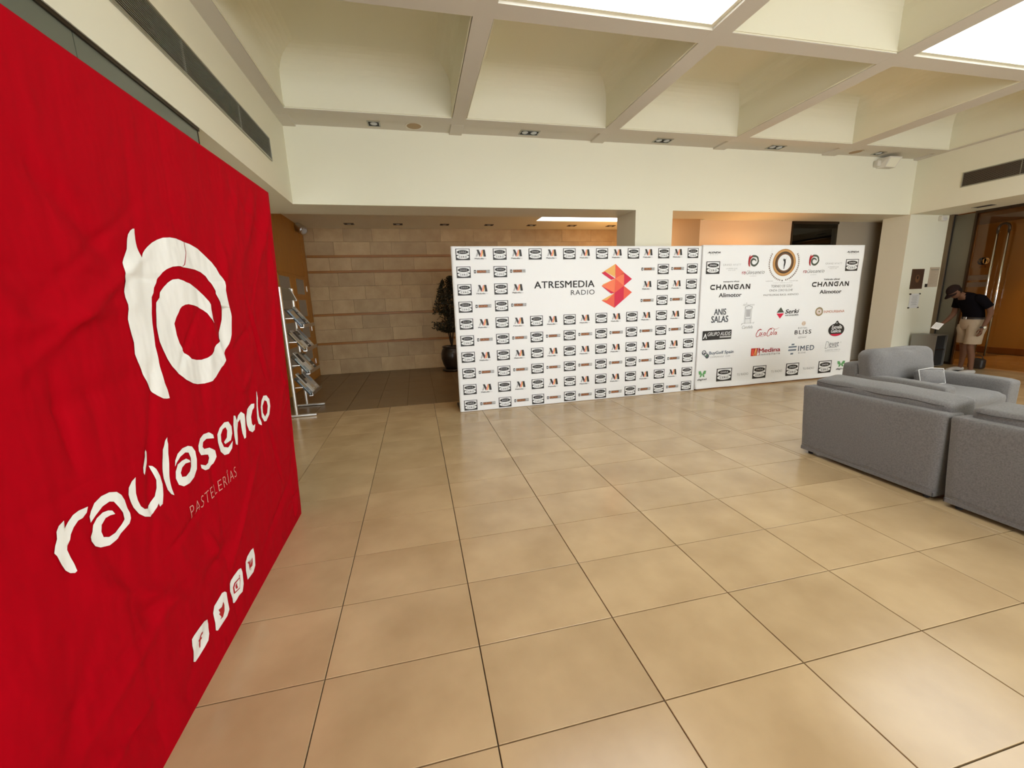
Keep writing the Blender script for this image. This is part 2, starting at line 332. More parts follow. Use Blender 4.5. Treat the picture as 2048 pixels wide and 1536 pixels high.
RED = {
 'EMB': [(1.279,1.665),(1.284,1.651),(1.288,1.631),(1.287,1.607),(1.283,1.59),(1.278,1.577),(1.268,1.592),(1.256,1.604),(1.241,1.615),(1.212,1.632),(1.181,1.646),(1.149,1.657),(1.109,1.664),(1.064,1.666),(1.023,1.663),(0.975,1.66),(0.921,1.649),(0.871,1.629),(0.819,1.605),(0.791,1.583),(0.776,1.557),(0.741,1.529),(0.744,1.491),(0.732,1.456),(0.718,1.416),(0.707,1.386),(0.706,1.373),(0.719,1.338),(0.735,1.291),(0.762,1.251),(0.793,1.213),(0.837,1.174),(0.874,1.151),(0.924,1.125),(0.966,1.116),(1.019,1.115),(1.068,1.122),(1.099,1.131),(1.146,1.154),(1.185,1.182),(1.216,1.213),(1.237,1.246),(1.251,1.277),(1.261,1.305),(1.262,1.324),(1.262,1.357),(1.254,1.389),(1.249,1.411),(1.242,1.435),(1.22,1.452),(1.213,1.47),(1.19,1.488),(1.163,1.504),(1.128,1.517),(1.094,1.521),(1.057,1.516),(1.02,1.506),(0.978,1.489),(0.93,1.464),(0.901,1.441),(0.891,1.428),(0.895,1.406),(0.892,1.379),(0.903,1.351),(0.923,1.374),(0.936,1.393),(0.956,1.406),(0.989,1.419),(1.016,1.425),(1.051,1.43),(1.078,1.428),(1.102,1.421),(1.115,1.412),(1.125,1.4),(1.142,1.384),(1.16,1.361),(1.158,1.342),(1.157,1.319),(1.149,1.29),(1.135,1.267),(1.111,1.245),(1.085,1.224),(1.05,1.215),(1.016,1.211),(0.979,1.214),(0.944,1.225),(0.911,1.243),(0.867,1.272),(0.831,1.303),(0.816,1.322),(0.804,1.362),(0.8,1.404),(0.8,1.416),(0.808,1.439),(0.835,1.474),(0.832,1.485),(0.855,1.52),(0.886,1.544),(0.918,1.558),(0.961,1.564),(1.012,1.565),(1.058,1.566),(1.072,1.568),(1.089,1.567),(1.123,1.562),(1.157,1.551),(1.183,1.538),(1.207,1.518),(1.226,1.499),(1.241,1.484),(1.248,1.467),(1.261,1.453),(1.268,1.424),(1.275,1.4),(1.281,1.369),(1.284,1.326),(1.287,1.292),(1.285,1.27),(1.283,1.239),(1.28,1.203),(1.276,1.166),(1.267,1.139),(1.263,1.11),(1.277,1.111),(1.297,1.116),(1.319,1.129),(1.338,1.147),(1.357,1.173),(1.366,1.198),(1.374,1.226),(1.388,1.253),(1.396,1.279),(1.39,1.314),(1.395,1.344),(1.399,1.384),(1.394,1.413),(1.392,1.429),(1.394,1.448),(1.394,1.467),(1.387,1.496),(1.383,1.521),(1.379,1.54),(1.377,1.553),(1.369,1.567),(1.349,1.594),(1.338,1.624),(1.329,1.64),(1.313,1.654),(1.296,1.662)],
 'SLIT': [(1.009,1.661),(1.005,1.662),(1.011,1.626),(1.023,1.605),(1.04,1.575),(1.053,1.568),(1.057,1.569),(1.044,1.576),(1.028,1.605),(1.015,1.625)],
 'W_r': [(1.682,0.917),(1.689,0.904),(1.704,0.897),(1.719,0.898),(1.736,0.889),(1.748,0.877),(1.753,0.866),(1.764,0.856),(1.767,0.847),(1.763,0.824),(1.758,0.804),(1.755,0.782),(1.762,0.781),(1.774,0.789),(1.784,0.803),(1.79,0.824),(1.795,0.849),(1.8,0.859),(1.794,0.873),(1.785,0.887),(1.782,0.904),(1.773,0.914),(1.757,0.919),(1.758,0.912),(1.76,0.9),(1.747,0.91),(1.73,0.919),(1.711,0.921)],
 'W_a1': [(1.683,0.872),(1.683,0.889),(1.676,0.901),(1.661,0.916),(1.635,0.923),(1.605,0.92),(1.579,0.909),(1.565,0.893),(1.558,0.873),(1.558,0.847),(1.555,0.831),(1.557,0.816),(1.565,0.803),(1.587,0.795),(1.612,0.784),(1.64,0.78),(1.667,0.791),(1.685,0.806),(1.693,0.825),(1.692,0.836),(1.683,0.846),(1.677,0.862),(1.663,0.874),(1.642,0.879),(1.623,0.875),(1.61,0.868),(1.601,0.853),(1.62,0.859),(1.637,0.86),(1.653,0.849),(1.657,0.831),(1.653,0.813),(1.638,0.804),(1.617,0.804),(1.594,0.811),(1.579,0.824),(1.578,0.845),(1.586,0.868),(1.594,0.887),(1.612,0.896),(1.638,0.895),(1.665,0.883)],
 'W_u': [(1.495,0.917),(1.513,0.912),(1.531,0.899),(1.538,0.881),(1.537,0.858),(1.534,0.837),(1.523,0.811),(1.504,0.791),(1.476,0.776),(1.449,0.774),(1.425,0.783),(1.414,0.791),(1.412,0.778),(1.396,0.78),(1.385,0.806),(1.376,0.841),(1.377,0.871),(1.387,0.899),(1.397,0.914),(1.408,0.92),(1.404,0.892),(1.401,0.867),(1.408,0.842),(1.421,0.819),(1.447,0.804),(1.469,0.801),(1.489,0.809),(1.501,0.824),(1.506,0.847),(1.507,0.87),(1.501,0.898)],
 'W_ac': [(1.42,0.979),(1.405,0.967),(1.423,0.946),(1.442,0.927),(1.454,0.907),(1.458,0.915),(1.455,0.932),(1.44,0.957)],
 'W_l': [(1.309,0.983),(1.314,0.959),(1.322,0.927),(1.324,0.893),(1.328,0.85),(1.33,0.805),(1.328,0.778),(1.343,0.789),(1.356,0.812),(1.359,0.854),(1.355,0.886),(1.351,0.919),(1.346,0.951),(1.329,0.969)],
 'W_a2': [(1.299,0.872),(1.293,0.891),(1.273,0.909),(1.24,0.918),(1.205,0.915),(1.18,0.904),(1.163,0.879),(1.163,0.846),(1.175,0.812),(1.204,0.791),(1.24,0.783),(1.272,0.785),(1.293,0.801),(1.302,0.829),(1.299,0.853),(1.284,0.873),(1.257,0.877),(1.231,0.875),(1.212,0.862),(1.209,0.853),(1.24,0.86),(1.264,0.854),(1.277,0.839),(1.274,0.822),(1.253,0.815),(1.224,0.822),(1.21,0.837),(1.201,0.866),(1.208,0.89),(1.228,0.898),(1.261,0.894),(1.285,0.883)],
 'W_s': [(1.014,0.882),(1.017,0.898),(1.041,0.916),(1.078,0.92),(1.112,0.912),(1.134,0.891),(1.138,0.87),(1.126,0.849),(1.092,0.839),(1.067,0.83),(1.063,0.814),(1.077,0.798),(1.105,0.798),(1.142,0.816),(1.141,0.801),(1.115,0.782),(1.079,0.773),(1.042,0.781),(1.017,0.802),(1.02,0.831),(1.049,0.853),(1.09,0.862),(1.103,0.875),(1.092,0.891),(1.064,0.896)],
 'W_e': [(0.989,0.853),(0.985,0.888),(0.959,0.91),(0.917,0.922),(0.88,0.915),(0.855,0.885),(0.858,0.853),(0.88,0.828),(0.934,0.828),(0.943,0.84),(0.913,0.852),(0.902,0.88),(0.912,0.899),(0.938,0.897),(0.959,0.879),(0.963,0.85),(0.949,0.82),(0.914,0.805),(0.862,0.819),(0.878,0.789),(0.916,0.777),(0.954,0.785),(0.98,0.81)],
 'W_n': [(0.818,0.926),(0.801,0.92),(0.791,0.896),(0.769,0.914),(0.732,0.922),(0.699,0.901),(0.694,0.865),(0.698,0.817),(0.711,0.786),(0.728,0.784),(0.742,0.817),(0.743,0.865),(0.75,0.891),(0.783,0.883),(0.801,0.849),(0.806,0.81),(0.815,0.783),(0.834,0.793),(0.838,0.834),(0.834,0.885)],
 'W_c': [(0.568,0.923),(0.597,0.928),(0.646,0.912),(0.673,0.88),(0.677,0.839),(0.67,0.808),(0.633,0.788),(0.601,0.791),(0.587,0.818),(0.611,0.816),(0.628,0.832),(0.625,0.867),(0.598,0.896),(0.575,0.903)],
 'W_i': [(0.511,0.978),(0.507,0.94),(0.52,0.891),(0.521,0.846),(0.505,0.803),(0.506,0.788),(0.543,0.807),(0.552,0.839),(0.543,0.896),(0.528,0.945)],
 'W_o': [(0.488,0.883),(0.465,0.915),(0.433,0.935),(0.393,0.928),(0.359,0.899),(0.357,0.858),(0.386,0.817),(0.437,0.792),(0.467,0.797),(0.493,0.83)],
 'W_oh': [(0.427,0.908),(0.463,0.884),(0.471,0.848),(0.449,0.82),(0.413,0.832),(0.392,0.866),(0.399,0.896)],
 'S_ft': [(1.27,0.231),(1.293,0.242),(1.329,0.245),(1.367,0.246),(1.383,0.244),(1.388,0.22),(1.386,0.197),(1.391,0.157),(1.378,0.145),(1.353,0.144),(1.315,0.147),(1.287,0.152),(1.273,0.17),(1.265,0.207)],
 'S_fg': [(1.308,0.212),(1.322,0.216),(1.335,0.212),(1.339,0.206),(1.346,0.207),(1.348,0.2),(1.342,0.198),(1.345,0.186),(1.342,0.169),(1.336,0.169),(1.331,0.194),(1.32,0.191),(1.319,0.198),(1.329,0.201),(1.324,0.207),(1.312,0.205)],
 'S_bt': [(1.123,0.241),(1.143,0.249),(1.18,0.244),(1.21,0.241),(1.224,0.22),(1.226,0.178),(1.232,0.147),(1.219,0.135),(1.18,0.134),(1.135,0.133),(1.11,0.145),(1.111,0.179),(1.11,0.226)],
 'S_bg': [(1.147,0.211),(1.164,0.199),(1.19,0.207),(1.183,0.187),(1.193,0.19),(1.179,0.165),(1.193,0.163),(1.169,0.156),(1.151,0.17),(1.144,0.192)],
 'S_it': [(0.964,0.241),(0.988,0.25),(1.039,0.25),(1.072,0.24),(1.08,0.208),(1.071,0.167),(1.073,0.145),(1.057,0.134),(1.014,0.138),(0.979,0.131),(0.961,0.158),(0.956,0.216)],
 'S_ig': [(0.986,0.212),(1.039,0.219),(1.052,0.206),(1.052,0.174),(1.001,0.163),(0.987,0.193)],
 'S_ih': [(0.994,0.208),(1.032,0.211),(1.045,0.201),(1.045,0.179),(1.004,0.17),(0.995,0.193)],
 'S_il': [(1.009,0.201),(1.023,0.207),(1.037,0.203),(1.037,0.188),(1.025,0.181),(1.011,0.185)],
 'S_ct': [(0.807,0.244),(0.834,0.25),(0.883,0.248),(0.91,0.235),(0.92,0.195),(0.916,0.146),(0.888,0.142),(0.841,0.135),(0.81,0.151),(0.801,0.199)],
 'S_cg': [(0.832,0.208),(0.864,0.209),(0.891,0.22),(0.88,0.203),(0.881,0.171),(0.874,0.179),(0.851,0.173),(0.834,0.184)],
}

# ================================================================== SETTING
CX = [(-.77, 1.035), (1.195, 2.98), (3.165, 4.935), (5.13, 6.93), (7.19, 8.85)]
CY = [(2.48, 4.26), (.53, 2.31), (-1.42, .36), (-3.37, -1.59), (-5.32, -3.54)]
ZR, ZT = 3.51, 4.06
ceil = struct(MB().box((-1.0, -5.6, ZT), (9.0, 4.8, ZT+.1)).done('ceiling', MW))
# ribs: long ones run away from the camera, short ones between them
ribx = [(-.915, -.77)]+[(CX[i][1], CX[i+1][0]) for i in range(4)]+[(8.85, 8.95)]
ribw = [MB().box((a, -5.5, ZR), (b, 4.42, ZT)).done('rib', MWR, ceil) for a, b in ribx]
riby = [(4.26, 4.42)]+[(CY[i+1][1], CY[i][0]) for i in range(4)]+[(-5.5, -5.32)]
for a, b in riby:
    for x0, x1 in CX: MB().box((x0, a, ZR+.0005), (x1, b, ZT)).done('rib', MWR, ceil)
for i, (a, b) in enumerate(ribx):       # stubs that run on to the wall
    MB().box((a-.0, 4.42, ZR-.002), (b, 4.74, ZR+.05), .006).done('rib', MWR, ceil)
for x0, x1 in CX:
    MB().box((x0, 4.42, ZR+.022), (x1, 4.74, ZR+.08)).done('edge_panel', MWR, ceil)
SKYC = {(1, 1), (1, 3), (3, 1), (3, 3)}  # the row behind the camera is unseen, added for lighting
skyl = []
for r, (y0, y1) in enumerate(CY):
    for c, (x0, x1) in enumerate(CX):
        e = .004
        if (r, c) in SKYC:
            m = MB()
            m.box((x0, y0, ZR+.02), (x0+.035, y1, ZR+.05)); m.box((x1-.035, y0, ZR+.02), (x1, y1, ZR+.05))
            m.box((x0+.035, y0, ZR+.02), (x1-.035, y0+.035, ZR+.05)); m.box((x0+.035, y1-.035, ZR+.02), (x1-.035, y1, ZR+.05))
            t = MB().box((x0+.02, y0+.02, ZR+.052), (x1-.02, y1-.02, ZR+.07)).done('skylight', MSKYL, None, (x0, y0, ZR))
            tag(t, 'x', 'skylight', 'square daylight panels set in the coffered ceiling'); skyl.append(t)
            m.done('frame', MW, t)
            continue
        b = bmesh.new(); bmesh.ops.create_cube(b, size=1)
        for v in b.verts: v.co = Vector(((x0+x1)/2+v.co.x*(x1-x0-2*e), (y0+y1)/2+v.co.y*(y1-y0-2*e), (ZR+.003+ZT-.01)/2+v.co.z*(ZT-.01-ZR-.003)))
        bot = [f for f in b.faces if f.normal.z < -.9]; bmesh.ops.delete(b, geom=bot, context='FACES')
        eds = [d for d in b.edges if all(v.co.z > 3.9 for v in d.verts)]
        bmesh.ops.bevel(b, geom=eds, offset=.22, segments=7, profile=.5, affect='EDGES')
        bmesh.ops.reverse_faces(b, faces=b.faces[:])
        m = MB(); m.bm(b, 0, False)
        for q in range(len(m.sm)): m.sm[q] = False
        # small bead at the mouth of the coffer
        w = .014
        for lo, hi in (((x0, y1-w, ZR+.012), (x1, y1-e, ZR+.026)), ((x0, y0+e, ZR+.012), (x1, y0+w, ZR+.026)), ((x0+e, y0, ZR+.012), (x0+w, y1, ZR+.026)), ((x1-w, y0, ZR+.012), (x1-e, y1, ZR+.026))): m.box(lo, hi)
        o = m.done('coffer', MW, ceil)
skyl[0]['label'] = 'bluish white skylight panel of the ceiling right above the camera, left of the other one'
skyl[1]['label'] = 'bright white skylight panel of the ceiling at the top right corner of the picture'
skyl[2]['label'] = 'left square skylight panel of the row further back, behind the camera'
skyl[3]['label'] = 'right square skylight panel of the row further back, behind the camera'

struct(MB().box((-1.6, 4.74, 2.645), (9.95, 5.32, ZT+.1)).done('wall_back', MW))           # deep beam over the backdrops
struct(MB().box((-4.3, -5.6, 2.645), (-.915, 4.74, ZT+.1)).done('wall_left', MW))          # beam with the long vent
struct(MB().box((8.95, -5.6, 2.645), (9.98, 4.74, ZT+.1)).done('wall_right', MW))
struct(MB().box((3.70, 4.74, 0), (4.31, 5.32, 2.645)).done('wall_pillar', MW))
struct(MB().box((8.95, 4.72, 0), (9.86, 5.16, 2.645)).done('wall_pillar_right', MW))
struct(MB().box((-1.75, 2.5, 0), (-1.6, 5.32, 2.645)).done('wall_side', MW))
struct(MB().box((-4.4, -5.6, 0), (-4.3, 2.6, 2.645)).done('wall_far_left', MW))
struct(MB().box((-4.3, 2.5, 0), (-1.75, 2.6, 2.645)).done('wall_left_end', MW))
struct(MB().box((9.98, -5.6, 0), (10.1, 2.3, 2.645)).done('wall_right_side', MW))
# corridor behind
m = MB(); m.box((-1.75, 5.32, 2.93), (2.9, 8.3, 3.05)); m.box((2.9, 5.32, 2.93), (4.75, 6.3, 3.05)); m.box((2.9, 7.17, 2.93), (4.75, 8.3, 3.05)); m.box((4.75, 5.32, 2.93), (5.3, 8.3, 3.05))
struct(m.done('ceiling_corridor', MW))
t = MB().box((2.902, 6.302, 2.94), (4.748, 7.168, 2.96)).done('skylight', MSKYB, None, (2.9, 6.3, 2.97))
tag(t, 'narrow white light panel in the low ceiling behind the left backdrop', 'skylight')
struct(MB().box((5.3, 5.42, 0), (7.2, 8.3, 3.05)).done('wall_middle', mat('apricot_plaster', (.66, .46, .27), .85)))
struct(MB().box((5.32, 5.322, 2.645), (9.9, 5.50, 3.05)).done('trim_1', MW))  # carried higher and longer, out of view, to block leaking daylight
struct(MB().box((8.25, 5.42, 0), (9.86, 5.6, 2.645)).done('wall_passage', mat('brown_grey_plaster', (.32, .27, .2), .8)))
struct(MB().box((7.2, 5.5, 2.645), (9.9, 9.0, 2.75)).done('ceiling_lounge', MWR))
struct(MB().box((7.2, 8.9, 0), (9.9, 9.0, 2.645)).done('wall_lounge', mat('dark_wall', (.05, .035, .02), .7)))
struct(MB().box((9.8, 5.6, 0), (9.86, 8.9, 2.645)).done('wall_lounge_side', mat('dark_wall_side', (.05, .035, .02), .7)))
# dark bronze window of the lounge
wd = sempty('window_2', (7.2, 5.42, 0))
MB().box((7.2, 5.40, 0), (7.225, 5.45, 2.62)).done('window_frame', MDMT, wd)
MB().box((7.2, 5.40, 2.60), (8.25, 5.45, 2.645)).done('window_frame', MDMT, wd)
MB().box((7.2, 5.40, 2.38), (8.25, 5.45, 2.42)).done('window_frame', MDMT, wd) if False else None
MB().box((7.225, 5.42, 0.02), (8.25, 5.43, 2.60)).done('pane', MGDK, wd)
m = MB()
for i in range(4): m.box((7.3, 6.1+.55*i, 2.46-.06*(i % 2)), (9.7, 6.3+.55*i, 2.645))
struct(m.done('trim_2', mat('dark_walnut', (.06, .035, .018), .5)))
# side room with orange walls
struct(MB().box((12.15, -1, 0), (12.3, 6.0, 2.7)).done('wall_orange', MORG))
struct(MB().box((9.86, 5.85, 0), (12.3, 6.0, 2.7)).done('wall_orange_end', MORG))
struct(MB().box((9.86, 4.72, 0), (9.9, 5.9, 2.645)).done('wall_reveal', MORG))
struct(MB().box((10.1, -1.1, 0), (12.3, -1, 2.7)).done('wall_orange_front', MORG))
struct(MB().box((9.98, -1, 2.645), (12.3, 6.0, 2.75)).done('ceiling_side_room', mat('brown_ceiling', (.22, .13, .06), .8)))
struct(MB().box((12.13, -1, 0.0), (12.15, 5.85, .13), .004).done('baseboard_right', mat('brown_baseboard', (.30, .12, .03), .5)))
# unseen glazed front behind the camera, added to let in fill daylight
wf = sempty('window_1', (-4.3, -5.6, 0))
for i in range(10):
    x = -4.3+i*1.3
    MB().box((x, -5.58, 0), (x+.06, -5.52, 2.645)).done('window_frame', MDMT, wf)
MB().box((-4.3, -5.58, 2.60), (8.1, -5.52, 2.645)).done('window_frame', MDMT, wf)
struct(MB().box((-4.3, -5.6, 2.645), (10.0, -5.5, ZT+.1)).done('wall_front', MW))
struct(MB().box((8.1, -5.6, 0), (10.0, -5.5, 2.645)).done('wall_front_right', MW))  # added unseen wall, narrows the glazing to darken the right side

# ------------------------------------------------------------------ floor, tile by tile
fl = struct(MB().box((-4.3, -5.6, -.06), (12.3, 4.742, -.008)).done('floor', MGRT))
G = .0022
def tile_mesh(w, d):
    m = MB(); b = bmesh.new(); bmesh.ops.create_cube(b, size=1)
    for v in b.verts: v.co = Vector((w/2+v.co.x*(w-2*G), d/2+v.co.y*(d-2*G), -.004+v.co.z*.008))
    bmesh.ops.bevel(b, geom=[e for e in b.edges if all(v.co.z > -.001 for v in e.verts)], offset=.0012, segments=1, affect='EDGES')
    me = bpy.data.meshes.new('tile'); b.to_mesh(me); b.free(); me.transform(Matrix.Scale(K, 4)); return me
def tile_obj(me, m, x, y, parent, name='tile'):
    o = bpy.data.objects.new(name, me); COL.objects.link(o); o.parent = parent; o.location = (x*K, y*K, 0)
    if not me.materials: me.materials.append(m)
    WORG[o.name] = Vector((x, y, 0)); return o
TD = .40080
xs = [(.6*i, .6) for i in range(-7, 6)]+[(3.6, .043)]+[(3.643+.6*i, .6) for i in range(0, 14)]
ys = [(TD*j, TD) for j in range(-13, 11)]+[(TD*11, 4.74-TD*11)]
cache = {}; rest = MB(); ntile = 0
for x, w in xs:
    for y, d in ys:
        vis = (y > -.85 and 9.2 > x > -.61 and (y > -.5 or x < 2.2) and x < .9+1.9*(y+1.3)) or (-1.9 < x < 0 and y > 1.9)
        if vis and ntile < 300:
            k = (round(w, 3), round(d, 3))
            if k not in cache: cache[k] = tile_mesh(w, d)
            tile_obj(cache[k], MTILE, x, y, fl); ntile += 1
        else: rest.box((x+G, y+G, -.008), (x+w-G, y+d-G, 0))
r_ = rest.done('tile', MTILE, fl); r_['kind'] = 'stuff'
# darker floor of the corridor
f2 = struct(MB().box((-1.75, 4.742, -.06), (12.3, 9.0, -.008)).done('floor_corridor', MGRT))
cache2 = {}; rest = MB()
for i in range(-6, 36):
    for j in range(0, 8):
        x = .23+.4067*i; y = 4.744+.6*j
        if x > 11.8 or y > 8.8: continue
        if x < 3.4 and y < 8.1:
            k = 1
            if k not in cache2: cache2[k] = tile_mesh(.4067, .6)
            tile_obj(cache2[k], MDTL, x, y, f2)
        else: rest.box((x+G, y+G, -.008), (x+.4067-G, y+.6-G, 0))
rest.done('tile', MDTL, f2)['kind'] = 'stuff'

# ------------------------------------------------------------------ stone wall
sw = struct(MB().box((-1.75, 8.125, 0), (5.35, 8.3, 3.0)).done('wall_stone', MSTJ))
random.seed(5)
course = [(0, .31), (.31, .62), (.665, .935), (.935, 1.21), (1.255, 1.53), (1.53, 1.80), (1.80, 2.065), (2.11, 2.365), (2.41, 2.67), (2.67, 2.93)]
for z0, z1 in course:
    x = -1.62-random.random()*.3
    while x < 5.3:
        w = random.choice([.42, .55, .62, .7, .83]); x1 = min(x+w, 5.33); a = max(x, -1.60)
        if x1-a > .03:
            pr = random.random()*.004
            MB().box((a+.0012, 8.10-pr, z0+.0012), (x1-.0012, 8.13, z1-.0012), .002, 1).done('stone_block', MSTN, sw, (a, 8.1, z0))
        x = x1 if x1 < 5.33 else 9
for z in (.62, 1.21, 2.065, 2.365):
    MB().box((-1.58, 8.075, z), (5.3, 8.13, z+.045), .003, 1).done('wooden_strip', MWST, sw)

# ------------------------------------------------------------------ beech wall with the glazed door
ww = struct(MB().box((-1.75, 5.32, 0), (-1.60, 8.12, 2.93)).done('wall_wood', MWD))
for y0, y1 in ((5.34, 5.92), (7.78, 7.92), (7.93, 8.06)):
    MB().box((-1.605, y0, .02), (-1.592, y1, 2.91), .003, 1).done('panel', MWD, ww)
MB().box((-1.605, 5.93, 1.98), (-1.592, 7.76, 2.91), .003, 1).done('panel', MWD, ww)
dr = sempty('door_1', (-1.60, 5.93, 0))
MB().box((-1.60, 5.93, 0.01), (-1.585, 7.76, 1.965), .003, 1).done('leaf', MWD, dr)
PZ = [(.43, .75), (.84, 1.16), (1.24, 1.54), (1.64, 1.91)]
for z0, z1 in PZ:
    for y0, y1 in ((6.10, 6.70), (7.05, 7.60)):
        p = MB().box((-1.588, y0, z0), (-1.580, y1, z1)).done('pane', MGFR, dr)
        m = MB(); t = .022
        m.box((-1.588, y0-t, z0-t), (-1.570, y1+t, z0)); m.box((-1.588, y0-t, z1), (-1.570, y1+t, z1+t)); m.box((-1.588, y0-t, z0), (-1.570, y0, z1)); m.box((-1.588, y1, z0), (-1.570, y1+t, z1))
        m.done('beading', MWD, p)
m = MB()
for z in (.35, 1.0, 1.75): m.cyl((-1.58, 7.77, z-.05), (-1.58, 7.77, z+.05), .012)
m.done('hinge', MFRM, dr)
m = MB(); m.cyl((-1.585, 6.86, .95), (-1.54, 6.86, .95), .01); m.cyl((-1.54, 6.86, .95), (-1.54, 6.75, .95), .009); m.done('door_handle', MFRM, dr)

# ------------------------------------------------------------------ glass partition above and behind the red banner
gp = sempty('window_3', (-.937, -5.5, 0))
y = -5.5
while y < 2.45:
    y1 = min(y+1.15, 2.48)
    MB().box((-.943, y+.003, 0.02), (-.933, y1-.003, 2.625)).done('pane', MGLD, gp); y = y1
MB().box((-.955, -5.5, 2.625), (-.922, 2.49, 2.645)).done('window_frame', MDMT, gp)
MB().box((-.945, 2.482, 0), (-.931, 2.490, 2.645)).done('window_frame', MDMT, gp)
MB().box((-1.6, 2.43, 2.60), (-.945, 2.47, 2.645)).done('window_frame', mat('grey_frame', (.2, .2, .17), .5), gp)

# ================================================================== BACKDROPS
# ---- shared wrinkle function
random.seed(11)
def creases(n, w, h, amp, seed):
    rnd = random.Random(seed); L = []
    for i in range(n):
        x = rnd.uniform(0, w); y = rnd.uniform(0, h); a = rnd.gauss(pi/2, .9); l = rnd.uniform(.12, .45)
        L.append((x, y, cos(a), sin(a), l, rnd.uniform(.010, .035), rnd.uniform(.35, 1)*amp*rnd.choice((-1, 1, -.6))))
    return L
def crease_val(L, u, v):
    s = 0
    for x, y, c, d, l, w, a in L:
        dx = u-x; dy = v-y; p = dx*c+dy*d; q = -dx*d+dy*c
        if abs(q) < 3*w and abs(p) < l: s += a*exp(-(q/w)**2)*(1-(p/l)**2)**2
    return s

# ---- red banner on a leaning frame
RO = Vector((-.434, 1.83, 0)); RU = Vector((0, -1, 0)); RV = Vector((.078, 0, 2.08)).normalized(); RN = Vector((1, 0, -.0375)).normalized()
RL = creases(95, 3.2, 2.0, .016, 3)
RL += [(.05, 1.45, .10, 1, .5, .03, .014), (.13, 1.9, .55, -.83, .38, .03, .018), (.25, 1.75, .6, -.8, .4, .04, .018), (.42, 1.78, .62, -.78, .45, .04, .016), (.10, 1.72, .35, -.93, .3, .025, -.014), (.6, 1.7, .65, -.76, .45, .05, .014)]
def rw(u, v):
    s = crease_val(RL, u, v)
    for vv, w, a in ((1.52, .010, -.0035), (.985, .008, -.003), (.47, .009, -.0025)): s += a*exp(-((v-vv-.012*sin(u*3))/w)**2)
    for uu in (.52, 1.05, 1.6, 2.1): s += -.0025*exp(-((u-uu-.01*sin(v*4))/.009)**2)
    s += .006*noise.noise(Vector((u*2.2, v*1.6, 0)))+.0035*noise.noise(Vector((u*6, v*4, 3)))+.004*noise.noise(Vector(((u+v*.8)*3.5, (v-u)*1.2, 8)))
    e = min(u, v, 2.083-v)
    return s*min(1, max(0, e/.08)) if e < .08 else s
def RF(u, v, h=0): 
    V_ = Vector((.078-.024*u, 0, 2.08)).normalized()
    return RO+RU*u+V_*v+RN*(h+rw(u, v))
rb = thing('banner_stand', 'large crumpled red cloth banner with white swirl emblem and lettering at the left', 'banner', (-.434, 1.83, 0))
m = MB(); nu, nv = 300, 190; WB = 3.3; HB = 2.083
us = [WB*(i/nu)**1.25 for i in range(nu+1)]
for j in range(nv+1):
    for u in us:
        v = HB*j/nv
        p = RF(u, v)
        if u == 0: p = p+RU*(-.004*sin(v*9)-.003*sin(v*23))
        m.v.append(p)
# wrap round the frame: top and near side edge
n1 = nu+1
for j in range(nv):
    for i in range(nu): m.f.append([j*n1+i+1, j*n1+i, (j+1)*n1+i, (j+1)*n1+i+1]); m.m.append(0); m.sm.append(True)
b0 = len(m.v)
for i, u in enumerate(us): m.v.append(RF(u, HB)+RN*(-.03))
for i in range(nu): m.f.append([nv*n1+i+1, nv*n1+i, b0+i, b0+i+1]); m.m.append(0); m.sm.append(False)
b1 = len(m.v)
for j in range(nv+1): m.v.append(RO+RU*.002+RV*(HB*j/nv)+RN*(-.034))
for j in range(nv): m.f.append([j*n1, b1+j, b1+j+1, (j+1)*n1]); m.m.append(0); m.sm.append(False)
m.done('cloth', MRED, rb)
m = MB()
def rbar(u0, u1, v0, v1, h0, h1):
    T = Matrix(((RU.x, RV.x, RN.x, RO.x), (RU.y, RV.y, RN.y, RO.y), (RU.z, RV.z, RN.z, RO.z), (0, 0, 0, 1)))
    return ((u0, v0, h0), (u1, v1, h1), T)
for a in ((.01, 3.28, 2.0, 2.035, -.11, -.08), (.01, 3.28, .01, .045, -.06, -.03), (.01, .045, .01, 2.0, -.065, -.035), (1.1, 1.135, .01, 2.0, -.09, -.06), (2.2, 2.235, .01, 2.0, -.11, -.08), (3.25, 3.28, .01, 2.0, -.13, -.10)):
    lo, hi, T = rbar(*a); m.box(lo, hi, T=T)
m.done('frame', MFRM, rb)
m = MB(); m.tube([RF(3.3*i/30, HB+.001, -.012) for i in range(31)], .004, 6)
m.done('white_hem', MPIP, rb)
def rprint(name, build, lift=.0024):
    P = Print(); build(P); P.cut(.012); return P.put(name, RF, rb, lift, smooth=True)
rprint('emblem', lambda P: (P.poly(RED['EMB'], MWPR), P.poly(RED['SLIT'], DRED, 1)))  # thin dark crease drawn over the emblem in flat colour
for k in ('r', 'a1', 'u', 'ac', 'l', 'a2', 's', 'e', 'n', 'c', 'i', 'o'):
    rprint('letter', lambda P: P.poly(RED['W_'+k], MWPR, 0, [RED['W_oh']] if k == 'o' else []))
rprint('lettering', lambda P: (P.text('PASTELERIAS', .885+.0, .661, 1.284, .708, MWPR, 0, -.012), P.stroke([(1.0, .714), (1.012, .726)], .004, MWPR)) if False else None) if False else None
def past(P):
    # mirrored axis: u grows to the viewer's left, so the text is laid from high u to low u
    vs, fs = text_mesh('PASTELERIAS', -.018, 0, 1.15)
    P.raw([(1.264-x*.393, .653+y*.047) for x, y in vs], [f[::-1] for f in fs], MLRED, 0)
    P.stroke([(.959, .703), (.951, .715)], .004, MLRED)
rprint('lettering', past)
rprint('web_icon', lambda P: (P.poly(RED['S_ft'], MWPR), P.poly(RED['S_fg'], MREDP, 1)))
rprint('web_icon', lambda P: (P.poly(RED['S_bt'], MWPR), P.poly(RED['S_bg'], MREDP, 1)))
